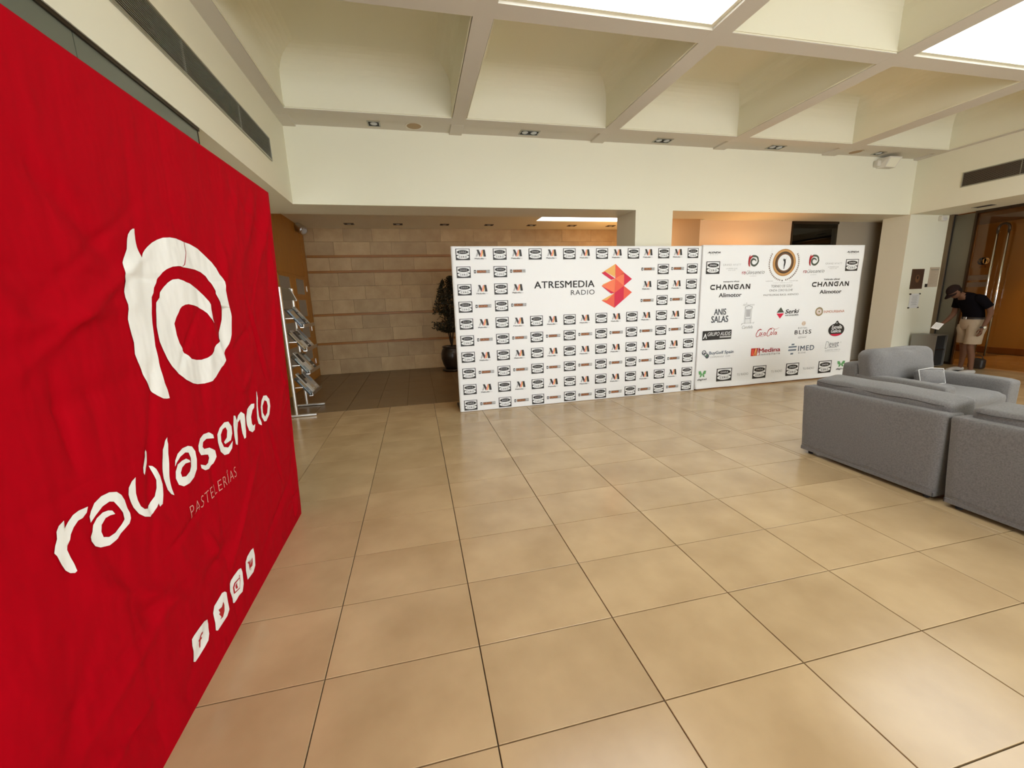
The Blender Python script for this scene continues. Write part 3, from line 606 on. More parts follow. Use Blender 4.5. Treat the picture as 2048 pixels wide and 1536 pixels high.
rprint('web_icon', lambda P: (P.poly(RED['S_it'], MWPR), P.poly(RED['S_ig'], MREDP, 1), P.poly(RED['S_ih'], MWPR, 2), P.poly(RED['S_il'], MREDP, 3), P.ell(1.0155, .1965, .008, .013, MWPR, 4), P.ell(.993, .221, .004, .005, MREDP, 4)))
def cart(P):
    P.poly(RED['S_ct'], MWPR); P.poly(RED['S_cg'], MREDP, 1)
    for q in range(3): P.stroke([(.835+.012*q, .219), (.850+.010*q, .193)], .0025, MWPR, 2)
    P.ring(.842, .177, .006, .006, .002, MREDP, 1, 14); P.ring(.868, .169, .006, .006, .002, MREDP, 1, 14)
    P.stroke([(.868, .215), (.895, .219)], .003, MREDP, 1)
rprint('web_icon', cart)

# ---- step-and-repeat backdrop
def onda(P, x, y, w, h, L=0, bk=BK):
    P.rect(x, y, x+w, y+h, bk, L); P.rect(x+w*.055, y+h*.46, x+w*.945, y+h*.945, WH, L+1)
    P.ell(x+w*.5, y+h*.70, w*.41, h*.175, bk, L+2); P.ell(x+w*.5, y+h*.285, w*.44, h*.185, WH, L+2)
    P.text('ONDA', x+w*.25, y+h*.63, x+w*.75, y+h*.765, WH, L+3, .02, spacing=1.25)
    P.text('CERO', x+w*.22, y+h*.20, x+w*.78, y+h*.365, bk, L+3, .02, spacing=1.35)
def melodia(P, x, y, w, h, L=0):
    s = h/11.; X = x+w*.5; 
    def par(a, b, c, d, col, l): P.poly([(X+w*a, y+h*.28), (X+w*b, y+h*.28), (X+w*d, y+h), (X+w*c, y+h)], col, L+l)
    P.poly([(X-w*.42, y+h*.28), (X-w*.30, y+h*.28), (X-w*.12, y+h*.78), (X-w*.22, y+h*.98)], MGY, L)
    par(-.10, .08, -.34, -.16, BK, 1)
    P.poly([(X-w*.08, y+h*.28), (X+w*.08, y+h*.28), (X+w*.18, y+h*.97), (X+w*.06, y+h*.97)], PINK, L+2)
    P.poly([(X+w*.03, y+h*.28), (X+w*.10, y+h*.28), (X+w*.26, y+h*.97), (X+w*.14, y+h*.97)], OR2, L+3)
    par(.22, .42, .16, .34, BK, 4)
    P.text('Melodia', x, y, x+w*.74, y+h*.15, BK, L, .02); P.text('fm', x+w*.76, y, x+w*.96, y+h*.13, MGY, L)
def europa(P, x, y, w, h, L=0):
    P.rect(x, y, x+w*.13, y+h, BK, L); P.rect(x+w*.04, y+h*.25, x+w*.09, y+h*.7, WH, L+1); P.rect(x+w*.18, y, x+w, y+h, GY, L)
    P.rect(x+w*.19, y+h*.1, x+w*.76, y+h*.9, BRN, L+1); P.text('EUROPA', x+w*.21, y+h*.2, x+w*.75, y+h*.8, OR1, L+2, .03); P.text('FM', x+w*.80, y+h*.15, x+w*.97, y+h*.85, WH, L+2, .03)
U1 = Vector((3.472, .05, 0)).normalized(); N1 = Vector((U1.y, -U1.x, 0)); O1 = Vector((.913, 4.11, 0))-N1*.012
L1 = creases(26, 3.47, 2.05, .002, 8)
def w1(u, v):
    s = .0025*noise.noise(Vector((u*1.5, v*1.3, 5)))+crease_val(L1, u, v)
    s += .004*exp(-((u-3.40)/.05)**2)*noise.noise(Vector((u*6, v*7, 1)))
    return s-.002*exp(-((v-.975)/.01)**2)
def F1(u, v, h=0): return O1+U1*u+Vector((0, 0, .005+v))+N1*(h+w1(u, v)+.012)
bd = thing('backdrop', 'white press backdrop covered with rows of small black square logos and one red faceted emblem', 'backdrop', (.913, 4.11, 0), 'white sponsor backdrops')
def cloth(name, F, Wd, Hh, nu, nv, depth, N, parent, m_):
    m = MB(); n1 = nu+1
    for j in range(nv+1):
        for i in range(n1): m.v.append(F(Wd*i/nu, Hh*j/nv))
    for j in range(nv):
        for i in range(nu): m.f.append([j*n1+i, j*n1+i+1, (j+1)*n1+i+1, (j+1)*n1+i]); m.m.append(0); m.sm.append(True)
    rim = [j*n1 for j in range(nv+1)]+[nv*n1+i for i in range(1, n1)]+[j*n1+nu for j in range(nv-1, -1, -1)]
    b = len(m.v)
    for r in rim: m.v.append(m.v[r]-N*depth)
    for k in range(len(rim)-1): m.f.append([rim[k], rim[k+1], b+k+1, b+k]); m.m.append(0); m.sm.append(False)
    return m.done(name, m_, parent)
cloth('cloth', F1, 3.494, 2.06, 120, 70, .045, N1, bd, MCLO)
def tube_frame(O, U, N, Wd, Hh, parent, posts):
    for (a, b) in [((0.02, .02), (Wd-.02, .02)), ((0.02, Hh-.02), (Wd-.02, Hh-.02))]:
        m = MB(); m.cyl(O+U*a[0]+Vector((0, 0, a[1]))-N*.04, O+U*b[0]+Vector((0, 0, b[1]))-N*.04, .016); m.done('rail', MFRM, parent)
    for u in posts:
        m = MB(); m.cyl(O+U*u+Vector((0, 0, .005))-N*.04, O+U*u+Vector((0, 0, Hh-.02))-N*.04, .016); m.done('post', MFRM, parent)
        m = MB(); m.box((-.02, 0, 0), (.02, .45, .02), T=Matrix.Translation(O+U*u-N*.02) @ Matrix.Rotation(atan2(U.y, U.x), 4, 'Z')); m.done('foot', MDMT, parent)
tube_frame(O1, U1, N1, 3.47, 2.06, bd, (.03, 1.17, 2.3, 3.44))
def bake(fn, name, w, h):
    P = Print(); fn(P, 0, 0, w, h); return P
def stamp(P, name, u, v, first={}):
    """prints share mesh data: the print is made once at the origin, then copied"""
    key = name+str(id(P))
    if key not in first:
        mb = MB(); mb.v = [O1+U1*x+Vector((0, 0, y))+N1*(L*.0007) for x, y, L in P.v]; mb.f = P.f; mb.m = P.m; mb.sm = [False]*len(P.f)
        o = mb.done(name, P.mats, bd); first[key] = o.data
    else:
        o = bpy.data.objects.new(name, first[key]); COL.objects.link(o); o.parent = bd
    hi = max(w1(u+a*.17, v+b*.13) for a in (0, .5, 1) for b in (0, .5, 1))
    o.location = (U1*u+Vector((0, 0, v+.005))+N1*(.0145+hi))*K
    WORG[o.name] = O1
P_O = bake(onda, 'o', .172, .134); P_M = bake(melodia, 'm', .152, .112); P_E = bake(europa, 'e', .2, .038)
for v_, P_ in ((0, P_O), (0, P_M), (0, P_E)):
    pass
for r in range(10):
    v = 1.965-.2093*r
    for c in range(8):
        if r in (1, 2, 3) and 2 <= c <= 5: continue
        stamp(P_O, 'square_logo', .054+.4590*c, v-.067)
    for c in range(7):
        if r in (1, 2, 3) and 2 <= c <= 4: continue
        if r % 2 == 0: stamp(P_M, 'small_logo', .285+.4590*c, v-.058)
        else: stamp(P_E, 'strip_logo', .266+.4590*c, v-.014)
P = Print()
P.text('ATRESMEDIA', 1.036, 1.540, 1.871, 1.628, BK, 0, .014, spacing=1.05); P.text('RADIO', 1.537, 1.444, 1.873, 1.508, BK, 0, .0, spacing=1.1)
P.cut(.05); P.put('lettering', F1, bd, .003)
P = Print()
a, b, c, d, e, f, g, h_, i_, j_, k_ = (2.172, 1.833), (1.972, 1.72), (2.172, 1.643), (1.973, 1.550), (2.166, 1.456), (1.975, 1.362), (2.167, 1.258), (2.424, 1.458), (2.302, 1.545), (2.421, 1.634), (2.303, 1.718)
P.poly([a, b, (2.045, 1.725), (2.168, 1.66)], OR2, 0); P.poly([a, (2.03, 1.754), (2.172, 1.69)], OR2, 1)
P.poly([b, c, (2.112, 1.628), (2.0, 1.70)], RD1, 2); P.poly([b, (2.11, 1.632), (2.172, 1.643), (2.02, 1.738)], RD1, 0)
P.poly([a, k_, (2.302, 1.70), c], RD2, 3); P.poly([k_, i_, j_], RD1, 3); P.poly([k_, i_, c], RD3, 3)
P.poly([c, d, (2.00, 1.575)], OR2, 4); P.poly([c, d, e], RD3, 2); P.poly([c, e, i_], RD2, 4); P.poly([d, e, (2.115, 1.447)], RD1, 5)
P.poly([e, f, (2.05, 1.36)], OR2, 3); P.poly([e, f, g], RD2, 2); P.poly([e, g, i_], RD1, 4); P.poly([i_, g, h_], RD1, 3); P.poly([i_, (2.30, 1.36), h_], RD2, 5)
P.cut(.05); P.put('faceted_emblem', F1, bd, .002)

# ---- golf tournament backdrop
U2 = Vector((2.937, .058, 0)).normalized(); N2 = Vector((U2.y, -U2.x, 0)); O2 = Vector((4.412, 4.143, 0))-N2*.012
L2 = creases(30, 2.94, 2.05, .003, 21)
def w2(u, v):
    s = .003*noise.noise(Vector((u*1.4, v*1.2, 9)))+crease_val(L2, u, v)
    s += .030*exp(-((v-.02)/.05)**2)*(.6+.5*noise.noise(Vector((u*2, 0, 4))))+.008*exp(-((v-.10)/.03)**2)*noise.noise(Vector((u*3, v*9, 2)))
    s += .008*exp(-((u-2.90)/.10)**2)*noise.noise(Vector((u*2, v*5, 7)))+.004*sin((u*.5-v)*11)*exp(-((u-2.8)/.18)**2)
    return s
def F2(u, v, h=0): return O2+U2*u+Vector((0, 0, v))+N2*(h+w2(u, v)+.012)
b2 = thing('backdrop', 'white golf tournament backdrop with black, red and gold sponsor logos, right one', 'backdrop', tuple(O2), 'white sponsor backdrops')
def F2c(u, v, h=0): return F2(u, .022+v, h)
cloth('cloth', F2c, 2.94, 2.053, 120, 84, .045, N2, b2, MCLO)
tube_frame(O2, U2, N2, 2.94, 2.06, b2, (.04, 1.47, 2.90))
def pr(name, build): P = Print(); build(P); P.cut(.025); return P.put(name, F2, b2, .003)
def rlogo(P, x0, x1, y0, y1):
    e = RED['EMB']; a = max(p[0] for p in e); b = min(p[0] for p in e); c = min(p[1] for p in e); d = max(p[1] for p in e)
    q = [(x0+(a-p[0])/(a-b)*(x1-x0), y0+(p[1]-c)/(d-c)*(y1-y0)) for p in e]
    P.poly(q, DGN, 0)
    stem = q[105:]+q[:12]
    P.poly(stem, DRED, 1)
def wordmark(P, x0, x1, y0, y1):
    for k in ('r', 'a1', 'u', 'ac', 'l', 'a2', 's', 'e', 'n', 'c', 'i', 'o'):
        q = [(x0+(1.822-p[0])/(1.822-.368)*(x1-x0), y0+(p[1]-.78)/(.211)*(y1-y0)) for p in RED['W_'+k]]
        ho = [[(x0+(1.822-p[0])/(1.454)*(x1-x0), y0+(p[1]-.78)/(.211)*(y1-y0)) for p in RED['W_oh']]] if k == 'o' else []
        P.poly(q, DRED if k in ('a1', 'ac', 'r') else GY, 0, ho)
for dx in (0, 1):
    x0, x1 = ((.771, .958), (1.871, 2.065))[dx]
    pr('spiral_logo', lambda P: rlogo(P, x0, x1, 1.773, 1.936))
    x0, x1 = ((.669, 1.072), (1.776, 2.185))[dx]
    pr('lettering', lambda P: (wordmark(P, x0, x1, 1.668, 1.726), P.text('CATERING', (x0+x1)/2-.057, 1.636, (x0+x1)/2+.06, 1.647, MGY)))
    x0, x1 = ((.345, .650), (2.193, 2.515))[dx]
    pr('lettering', lambda P: (P.text('GRAND HYATT', x0, 1.790, x1, 1.817, GY, 0, -.012, spacing=1.3), P.text('LA MANGA CLUB', x0+.058, 1.745, x1-.06, 1.760, GY, 0, -.01), P.text('GOLF & SPA', x0+.09, 1.722, x1-.09, 1.735, GY, 0, -.01)))
    x0, x1 = ((.077, .287), (2.589, 2.824))[dx]
    pr('lettering', lambda P: (P.text('ALENDA', x0, 1.962, x1, 1.986, BK, 0, .03, .35), P.text('GOLF', x0+.04, 1.940, x1-.045, 1.951, GY, 0, 0, 0, 1.9)))
    x0, x1 = ((.154, .858), (1.981, 2.730))[dx]
    def chg(P):
        P.text(('transporte oficial', 'Vehículo oficial')[dx], x0+.215, 1.556, x1-.22, 1.582, BK, 0, .012)
        w = (x1-x0)/7.; n = 0; t = .019; y0, y1 = 1.460, 1.532
        for ch in 'CHANGAN':
            a = x0+n*w*1.005; b = a+w*.80; n += 1
            if ch == 'C': P.stroke([(b, y1-t/2), (a+.028, y1-t/2), (a+.012, y1-t), (a+.008, (y0+y1)/2), (a+.012, y0+t), (a+.028, y0+t/2), (b, y0+t/2)], t, BK)
            if ch == 'H': P.rect(a, y0, a+t, y1, BK); P.rect(b-t, y0, b, y1, BK); P.rect(a+t, (y0+y1)/2-t/2, b-t, (y0+y1)/2+t/2, BK)
            if ch == 'A': P.poly([(a-.006, y0), (a+.016, y0), ((a+b)/2, y1-.02), (b-.016, y0), (b+.006, y0), ((a+b)/2+.011, y1), ((a+b)/2-.011, y1)], BK)
            if ch == 'N': P.rect(a, y0, a+t, y1, BK); P.rect(b-t, y0, b, y1, BK); P.poly([(a, y1), (a+t*1.2, y1), (b, y0), (b-t*1.2, y0)], BK, 1)
            if ch == 'G': P.stroke([(b, y1-t/2), (a+.028, y1-t/2), (a+.012, y1-t), (a+.008, (y0+y1)/2), (a+.012, y0+t), (a+.028, y0+t/2), (b-t/2, y0+t/2), (b-t/2, (y0+y1)/2), ((a+b)/2+.005, (y0+y1)/2)], t, BK)
    pr('lettering', chg)
    x0, x1 = ((.308, .700), (2.145, 2.576))[dx]
    pr('lettering', lambda P: P.text('Alimotor', x0, 1.352, x1, 1.410, BK, 0, .018))
for x0, y0, x1, y1 in ((.066, 1.682, .292, 1.853), (2.592, 1.688, 2.842, 1.864), (.361, .108, .633, .302), (1.012, .100, 1.263, .297), (1.647, .095, 1.898, .294), (2.290, .089, 2.557, .288)):
    pr('square_logo', lambda P: onda(P, x0, y0, x1-x0, y1-y0))
for x0, x1 in ((.727, .933), (1.362, 1.573), (1.982, 2.204)): pr('lettering', lambda P: P.text('TU RADIO', x0, .170, x1, .205, GY, 0, -.005))
def medal(P):
    cx, cy = 1.416, 1.826
    P.ell(cx, cy, .210, .194, GOLD, 0, 40); P.ring(cx, cy, .190, .176, .010, ink('pale_gold', (.62, .36, .14)), 1, 40); P.ell(cx, cy, .166, .157, BRN, 2, 40); P.ring(cx, cy, .160, .150, .012, BK, 3, 40); P.ell(cx, cy, .121, .116, WH, 4, 36)
    # golfer in full swing
    P.poly([(1.388, 1.873), (1.392, 1.862), (1.405, 1.868), (1.415, 1.882), (1.404, 1.884)], BK, 5)
    P.poly([(1.392, 1.868), (1.390, 1.853), (1.404, 1.845), (1.408, 1.815), (1.404, 1.790), (1.408, 1.745), (1.400, 1.735), (1.418, 1.735), (1.422, 1.770), (1.432, 1.800), (1.436, 1.830), (1.432, 1.858), (1.438, 1.880), (1.420, 1.872)], BK, 5)
    P.stroke([(1.436, 1.880), (1.462, 1.912)], .0022, GY, 5)
    for sg in (-1, 1):
        for i in range(17):
            t = -.5*pi+sg*(.16+i*.118); R = .262; x = cx+R*cos(t)*1.02; y = cy-.005+R*.955*sin(t)
            for dr in (-.35, .45):
                a = t+pi/2*sg+dr; P.poly([(x, y), (x+.014*cos(a)-.005*sin(a), y+.014*sin(a)+.005*cos(a)), (x+.030*cos(a), y+.030*sin(a)), (x+.014*cos(a)+.005*sin(a), y+.014*sin(a)-.005*cos(a))], BRN, 0)
    P.ell(cx-.01, 1.567, .011, .011, BK, 1, 14)
pr('medal_emblem', medal)
SER = ink('soft_black', (.09, .08, .07))
def serif(P, s, x0, y0, x1, y1):
    P.text(s, x0, y0, x1, y1, SER, 0, -.012)
pr('lettering', lambda P: (P.text('III EDICION', 1.11, 1.556, 1.24, 1.568, GY), P.text('29 DE MAYO 2024', 1.54, 1.553, 1.70, 1.566, GY), P.stroke([(1.24, 1.535), (1.36, 1.535)], .002, GY), P.stroke([(1.48, 1.535), (1.60, 1.535)], .002, GY), P.text('ALENDA GOLF', 1.37, 1.530, 1.47, 1.540, GY),
    serif(P, 'TORNEO DE GOLF', 1.217, 1.468, 1.604, 1.505), serif(P, 'ONDA CERO ELCHE', 1.191, 1.410, 1.620, 1.442), serif(P, 'PASTELERÍAS RAÚL ASENCIO', 1.094, 1.347, 1.736, 1.380)))
pr('triangle_logo', lambda P: (P.poly([(1.362, 1.092), (1.501, 1.092), (1.434, 1.174)], DGN), P.poly([(1.362, 1.080), (1.434, 1.002), (1.501, 1.080)], RD1)))
pr('lettering', lambda P: (P.text('Serki', 1.519, 1.072, 1.788, 1.137, BK, 0, .022, .25), P.text('ASCENSORES', 1.526, 1.036, 1.780, 1.058, BK, 0, .01)))
pr('ring_logo', lambda P: (P.ring(2.180, 1.080, .077, .068, .024, ink('khaki', (.32, .24, .12)), 0), P.ell(2.180, 1.080, .018, .018, ink('khaki', (.2, .15, .1)), 0), P.ring(2.180, 1.080, .042, .038, .006, ink('rust', (.55, .18, .08)), 0)))
pr('lettering', lambda P: P.text('INMOURBANA', 2.273, 1.052, 2.685, 1.092, ink('rust', (.5, .1, .06)), 0, .0))
pr('lettering', lambda P: (P.text('ANIS', .248, 1.100, .454, 1.190, SLT, 0, .02), P.text('SALAS', .207, .991, .499, 1.088, SLT, 0, .02)))
def lantern(P):
    P.text('Almacenes', .735, 1.218, .945, 1.246, GY, 0, -.01, .3); P.stroke([(.80, 1.246), (.805, 1.262)], .006, GY)
    P.poly([(.790, 1.185), (.900, 1.185), (.915, 1.170), (.910, 1.205), (.875, 1.210), (.845, 1.225), (.815, 1.210), (.782, 1.205), (.777, 1.170)], GY, 0); P.poly([(.797, 1.183), (.893, 1.183), (.902, 1.174), (.902, 1.199), (.872, 1.203), (.845, 1.216), (.818, 1.203), (.790, 1.199), (.788, 1.174)], WH, 1)
    for x in (.783, .797, .885, .900): P.rect(x, .955, x+.004, 1.180, GY)
    P.rect(.808, 1.055, .878, 1.160, MGY); P.rect(.80, 1.160, .888, 1.163, GY); P.rect(.795, 1.025, .892, 1.031, SLT); P.rect(.795, 1.045, .892, 1.047, GY)
    for x in (.815, .842, .868): P.rect(x, .960, x+.003, 1.022, GY)
    P.stroke([(.735, .950), (.775, .960), (.90, .960), (.955, .962)], .004, GY); P.stroke([(.735, .935), (.752, .962)], .006, GY); P.stroke([(.945, .950), (.962, .975)], .006, GY)
    P.text('Candela', .752, .880, .941, .926, GY, 0, .0, .3)
pr('lantern_logo', lantern)
def grupo(P):
    P.rect(.073, .742, .574, .878, BK); P.poly([(.085, .765), (.118, .840), (.128, .840), (.150, .765), (.136, .765), (.122, .810), (.100, .765)], WH, 1)
    P.text('GRUPO AUDIS', .160, .800, .560, .855, WH, 1, .0, .3); P.rect(.37, .765, .565, .790, GY, 1); P.text('AUTOMOCION', .38, .770, .56, .786, WH, 2)
pr('car_dealer_logo', grupo)
def coca(P):
    R = ink('cola_red', (.42, .012, .008))
    P.stroke([(1.110, .850), (1.080, .856), (1.045, .835), (1.020, .790), (1.018, .760), (1.032, .745), (1.060, .750), (1.085, .775)], .015, R, 0, .007)
    P.ring(1.098, .785, .019, .025, .009, R); P.stroke([(1.140, .800), (1.128, .806), (1.118, .785), (1.124, .766), (1.145, .775)], .006, R)
    P.ring(1.172, .783, .019, .024, .009, R); P.stroke([(1.192, .804), (1.188, .765), (1.200, .763)], .006, R); P.rect(1.205, .785, 1.222, .790, R)
    P.stroke([(1.300, .850), (1.270, .858), (1.240, .835), (1.220, .790), (1.220, .758), (1.236, .745), (1.262, .752), (1.285, .780)], .015, R, 0, .007)
    P.ring(1.300, .785, .019, .025, .009, R); P.stroke([(1.350, .845), (1.340, .800), (1.338, .768), (1.352, .765)], .009, R)
    P.ring(1.378, .784, .019, .024, .009, R); P.stroke([(1.400, .806), (1.396, .766), (1.412, .764)], .006, R)
    P.stroke([(1.265, .852), (1.310, .868), (1.360, .846), (1.400, .850), (1.440, .868)], .008, R, 0, .002); P.stroke([(1.075, .754), (1.13, .742), (1.20, .758)], .005, R, 0, .002)
pr('script_logo', coca)
def buyg(P):
    for x, y, r in ((.118, .562, .034), (.150, .530, .030), (.112, .545, .02)): P.ring(x, y, r*1.1, r, .012, SLT)
    P.ell(.175, .505, .032, .034, SLT, 1); P.ell(.168, .515, .010, .010, GRN, 2)
    P.text('BuyGolf Spain', .205, .512, .635, .572, BLU, 1, .02); P.text('COMPRARGOLF . COM', .225, .474, .575, .496, GY, 0, -.005)
pr('golf_shop_logo', buyg)
def medina(P):
    R = ink('brick_red', (.50, .02, .03)); P.rect(.951, .456, 1.112, .574, R); P.rect(.965, .468, 1.0, .56, RD2, 1); P.poly([(1.0, .46), (1.03, .57), (1.05, .57), (1.05, .46), (1.035, .46), (1.03, .53), (1.015, .46)], OR2, 2); P.poly([(1.06, .46), (1.08, .57), (1.10, .57), (1.10, .46)], WH, 2)
    P.text('Medina', 1.085, .500, 1.497, .566, R, 3, .018); P.text('inmobiliaria', 1.124, .455, 1.497, .488, SER, 0, .0, 0, 1.2)
pr('estate_agent_logo', medina)
def bliss(P):
    c = ink('pale_gold', (.45, .35, .2))
    for i in range(8): t = i*pi/4; P.ring(1.902+.026*cos(t), .909+.020*sin(t), .014, .013, .004, c, 0, 12)
    P.text('ROYAL', 1.807, .826, 1.980, .853, SER, 0, -.005, 0, 1.4); P.text('BLISS', 1.744, .745, 2.066, .808, SER, 0, .015, 0, 1.25); P.text('CREATIVE', 1.815, .703, 1.990, .712, GY); P.text('experience', 1.815, .680, 1.975, .698, SER, 0, 0, .4)
pr('mixer_logo', bliss)
def estrella(P):
    P.ell(2.567, .780, .163, .103, BK, 0, 40); P.ell(2.567, .897, .026, .026, BK, 0); P.poly([(2.50, .865), (2.545, .900), (2.590, .900), (2.64, .865)], BK, 1)
    q = [(2.567+.158*cos(t), .780+.099*sin(t)) for t in [radians(a) for a in range(222, 319, 8)]]; P.poly(q, RD1, 2)
    s = [(2.560+(.015 if i % 2 == 0 else .006)*sin(i*pi/5), .886+(.015 if i % 2 == 0 else .006)*cos(i*pi/5)) for i in range(10)]; P.poly(s, WH, 2)
    P.text('Estrella', 2.465, .795, 2.675, .850, WH, 3, .02, .15); P.text('Galicia', 2.460, .735, 2.660, .790, WH, 3, .02, .15)
pr('beer_logo', estrella)
pr('lettering', lambda P: (P.text('D', 2.378, .486, 2.452, .600, SLT, 0, -.03, .2), P.text('evet', 2.462, .510, 2.655, .585, SLT, 0, -.005), P.rect(2.455, .497, 2.625, .503, SLT), P.text('10', 2.68, .565, 2.70, .585, GY), P.text('ALIMENTOS Y EVENTOS', 2.385, .452, 2.70, .464, SLT), P.rect(2.385, .432, 2.69, .435, GY)))
def imed(P):
    for y, x0, x1 in ((.590, 1.705, 1.765), (.552, 1.652, 1.815), (.503, 1.652, 1.810), (.445, 1.700, 1.760)):
        P.poly([(x0, y-.012), (x1-.006, y-.012), (x1, y+.012), (x0+.006, y+.012)], BLU)
    P.text('IMED', 1.844, .480, 2.160, .560, BLU, 0, .015, 0, 1.15); P.text('ELCHE', 1.854, .437, 1.999, .462, GY)
pr('clinic_logo', imed)
def digi(P, x0, x1, y0, y1):
    w = x1-x0; X = (x0+x1)/2; Y = y0+(y1-y0)*.62; h = (y1-y0)*.36
    for s in (-1, 1): P.poly([(X, Y), (X+s*w*.18, Y+h), (X+s*w*.42, Y+h*.95), (X+s*w*.36, Y+h*.1), (X+s*w*.16, Y-h*.05)], GRN); P.poly([(X, Y), (X+s*w*.22, Y-h*.1), (X+s*w*.26, Y-h*.75), (X+s*w*.10, Y-h*.65)], GRN, 1)
    P.text('digitel', x0, y0, x1, y0+(y1-y0)*.23, SER, 0, .02)
pr('butterfly_logo', lambda P: digi(P, .030, .188, .139, .294)); pr('butterfly_logo', lambda P: digi(P, 2.661, 2.85, .114, .267))

# ================================================================== SOFAS
def sofa(name, label, x0, y0, L, group, seed, flip=False):
    """back panel at x0 facing the camera side, runs along +y for length L, seat towards +x"""
    t = thing(name, label, 'sofa', (x0, y0, 0), group)
    y1 = y0+L
    # slip-covered back with a hem that hangs just over the floor
    m = MB(); m.soft((x0, y0, .040), (x0+.17, y1, .60), .024, (.006, .0, .004), 22, 0, None, .003, seed)
    for v in m.v:
        if v.y > y0+L*.7: v.y += .045*(v.z/.6)*((v.y-y0-L*.7)/(L*.3))
    m.done('backrest', MSOF, t)
    m = MB()
    pts = [(x0-.001, y0+.02+(L-.04)*i/14, .085) for i in range(15)]; m.tube(pts, .0016, 5)
    m.done('seam', MSOF, t)
    m = MB(); m.box((x0+.001, y0+.001, .030), (x0+.010, y1-.001, .062), .003); m.box((x0+.001, y0+.001, .030), (x0+.17, y0+.010, .062), .003); m.box((x0+.001, y1-.010, .030), (x0+.17, y1-.001, .062), .003)
    m.done('hem', MSOF, t)
    m = MB(); m.soft((x0+.15, y0+.01, .06), (x0+.86, y1-.01, .25), .03, n=8); m.done('base', MSOF, t)
    m = MB(); m.soft((x0+.24, y0+.012, .245), (x0+.90, y1-.012, .385), .05, (0, 0, .02), 14, 0, None, .006, seed+2); m.done('seat_cushion', MSOF, t)
    for yy in (y0+.06, y1-.06):
        for xx in (x0+.05, x0+.80):
            m = MB(); m.cyl((xx, yy, 0), (xx, yy, .065), .018, .022); m.done('foot', MBLK, t)
    return t
MDSM = mat('dark_seam', (.07, .065, .06), .9)
def back_cushion(parent, x0, y0, y1, z0, z1, seed, dx=.24):
    T = Matrix.Translation(Vector((x0, 0, z0))) @ Matrix.Rotation(radians(-7), 4, 'Y') @ Matrix.Translation(-Vector((x0, 0, z0)))
    m = MB(); m.soft((x0, y0, z0), (x0+dx, y1, z1), .032, (.016, .010, .014), 20, 0, T, .010, seed); c = m.done('back_cushion', MSOF, parent)
    m = MB(); pts = [T @ Vector((x0-.004+.003*sin(i), y0+.03+(y1-y0-.06)*i/12, z1-.022+.004*sin(i*1.3+seed))) for i in range(13)]; m.tube(pts, .0028, 6); m.done('piping', MDSM, c)
    return c
GS = 'grey sofa modules with their backs to the camera'
s1 = sofa('sofa', 'grey fabric sofa module seen from behind, farther one with its whole back in view', 3.70, .775, .975, GS, 1)
back_cushion(s1, 3.79, .80, 1.735, .36, .664, 4)
s2 = sofa('sofa', 'grey fabric sofa module seen from behind, nearer one cut off by the right edge', 3.70, -.255, .975, GS, 6)
back_cushion(s2, 3.79, -.235, .70, .36, .664, 9)
# armchair-like far sofa, turned to face the camera
t = thing('sofa', 'grey fabric sofa with two armrests beyond the other sofas, facing the camera', 'sofa', (5.15, 1.62, 0))
m = MB(); m.soft((5.16, 2.44, .05), (6.15, 2.62, .60), .04, (0, .01, 0), 12, 0, None, .003, 3); m.done('backrest', MSOF, t)
m = MB(); m.soft((5.15, 1.64, .05), (5.31, 2.46, .49), .035, (.006, 0, .006), 12, 0, None, .003, 5); m.done('armrest', MSOF, t)
m = MB(); m.soft((6.0, 1.64, .05), (6.17, 2.46, .49), .035, (.006, 0, .006), 12, 0, None, .003, 7); m.done('armrest', MSOF, t)
m = MB(); m.soft((5.30, 1.68, .05), (6.01, 2.46, .24), .03); m.done('base', MSOF, t)
m = MB(); m.soft((5.31, 1.62, .235), (6.0, 2.36, .375), .06, (0, 0, .02), 12, 0, None, .006, 12); m.done('seat_cushion', MSOF, t)
T = Matrix.Translation(Vector((5.6, 2.30, .36))) @ Matrix.Rotation(radians(-10), 4, 'X') @ Matrix.Translation(-Vector((5.6, 2.30, .36)))
m = MB(); m.soft((5.17, 2.22, .375), (6.02, 2.44, .755), .07, (.02, .035, .02), 16, 0, T, .014, 14); c = m.done('back_cushion', MSOF, t)
m = MB(); m.tube([T @ Vector((5.2+.78*i/12, 2.215+.004*sin(i*2), .40+.008*sin(i))) for i in range(13)], .003, 6); m.done('piping', MSOF, c)
for xx in (5.21, 6.10):
    for yy in (1.70, 2.56):
        m = MB(); m.cyl((xx, yy, 0), (xx, yy, .06), .018, .022); m.done('foot', MBLK, t)
# small cushion with white piping
T = Matrix.Translation(Vector((5.64, 2.05, .40))) @ Matrix.Rotation(radians(-16), 4, 'X') @ Matrix.Rotation(radians(2), 4, 'Y') @ Matrix.Diagonal((.9, .72, .66, 1))
m = MB(); m.soft((-.19, -.05, 0), (.19, .05, .25), .05, (0, .045, 0), 12, 0, T, .006, 30)
t = m.done('throw_pillow', MSOF, None, (5.64, 2.05, .40)); tag(t, 'small grey pillow edged with white piping, leaning on the far sofa back', 'pillow')
m = MB(); pp = [(-.19, 0), (-.19, .24), (0, .262), (.19, .24), (.19, .01), (0, -.005), (-.19, 0)]; m.tube([T @ Vector((a, -.035, b)) for a, b in pp], .0045, 6); m.done('piping', MPIP, t)

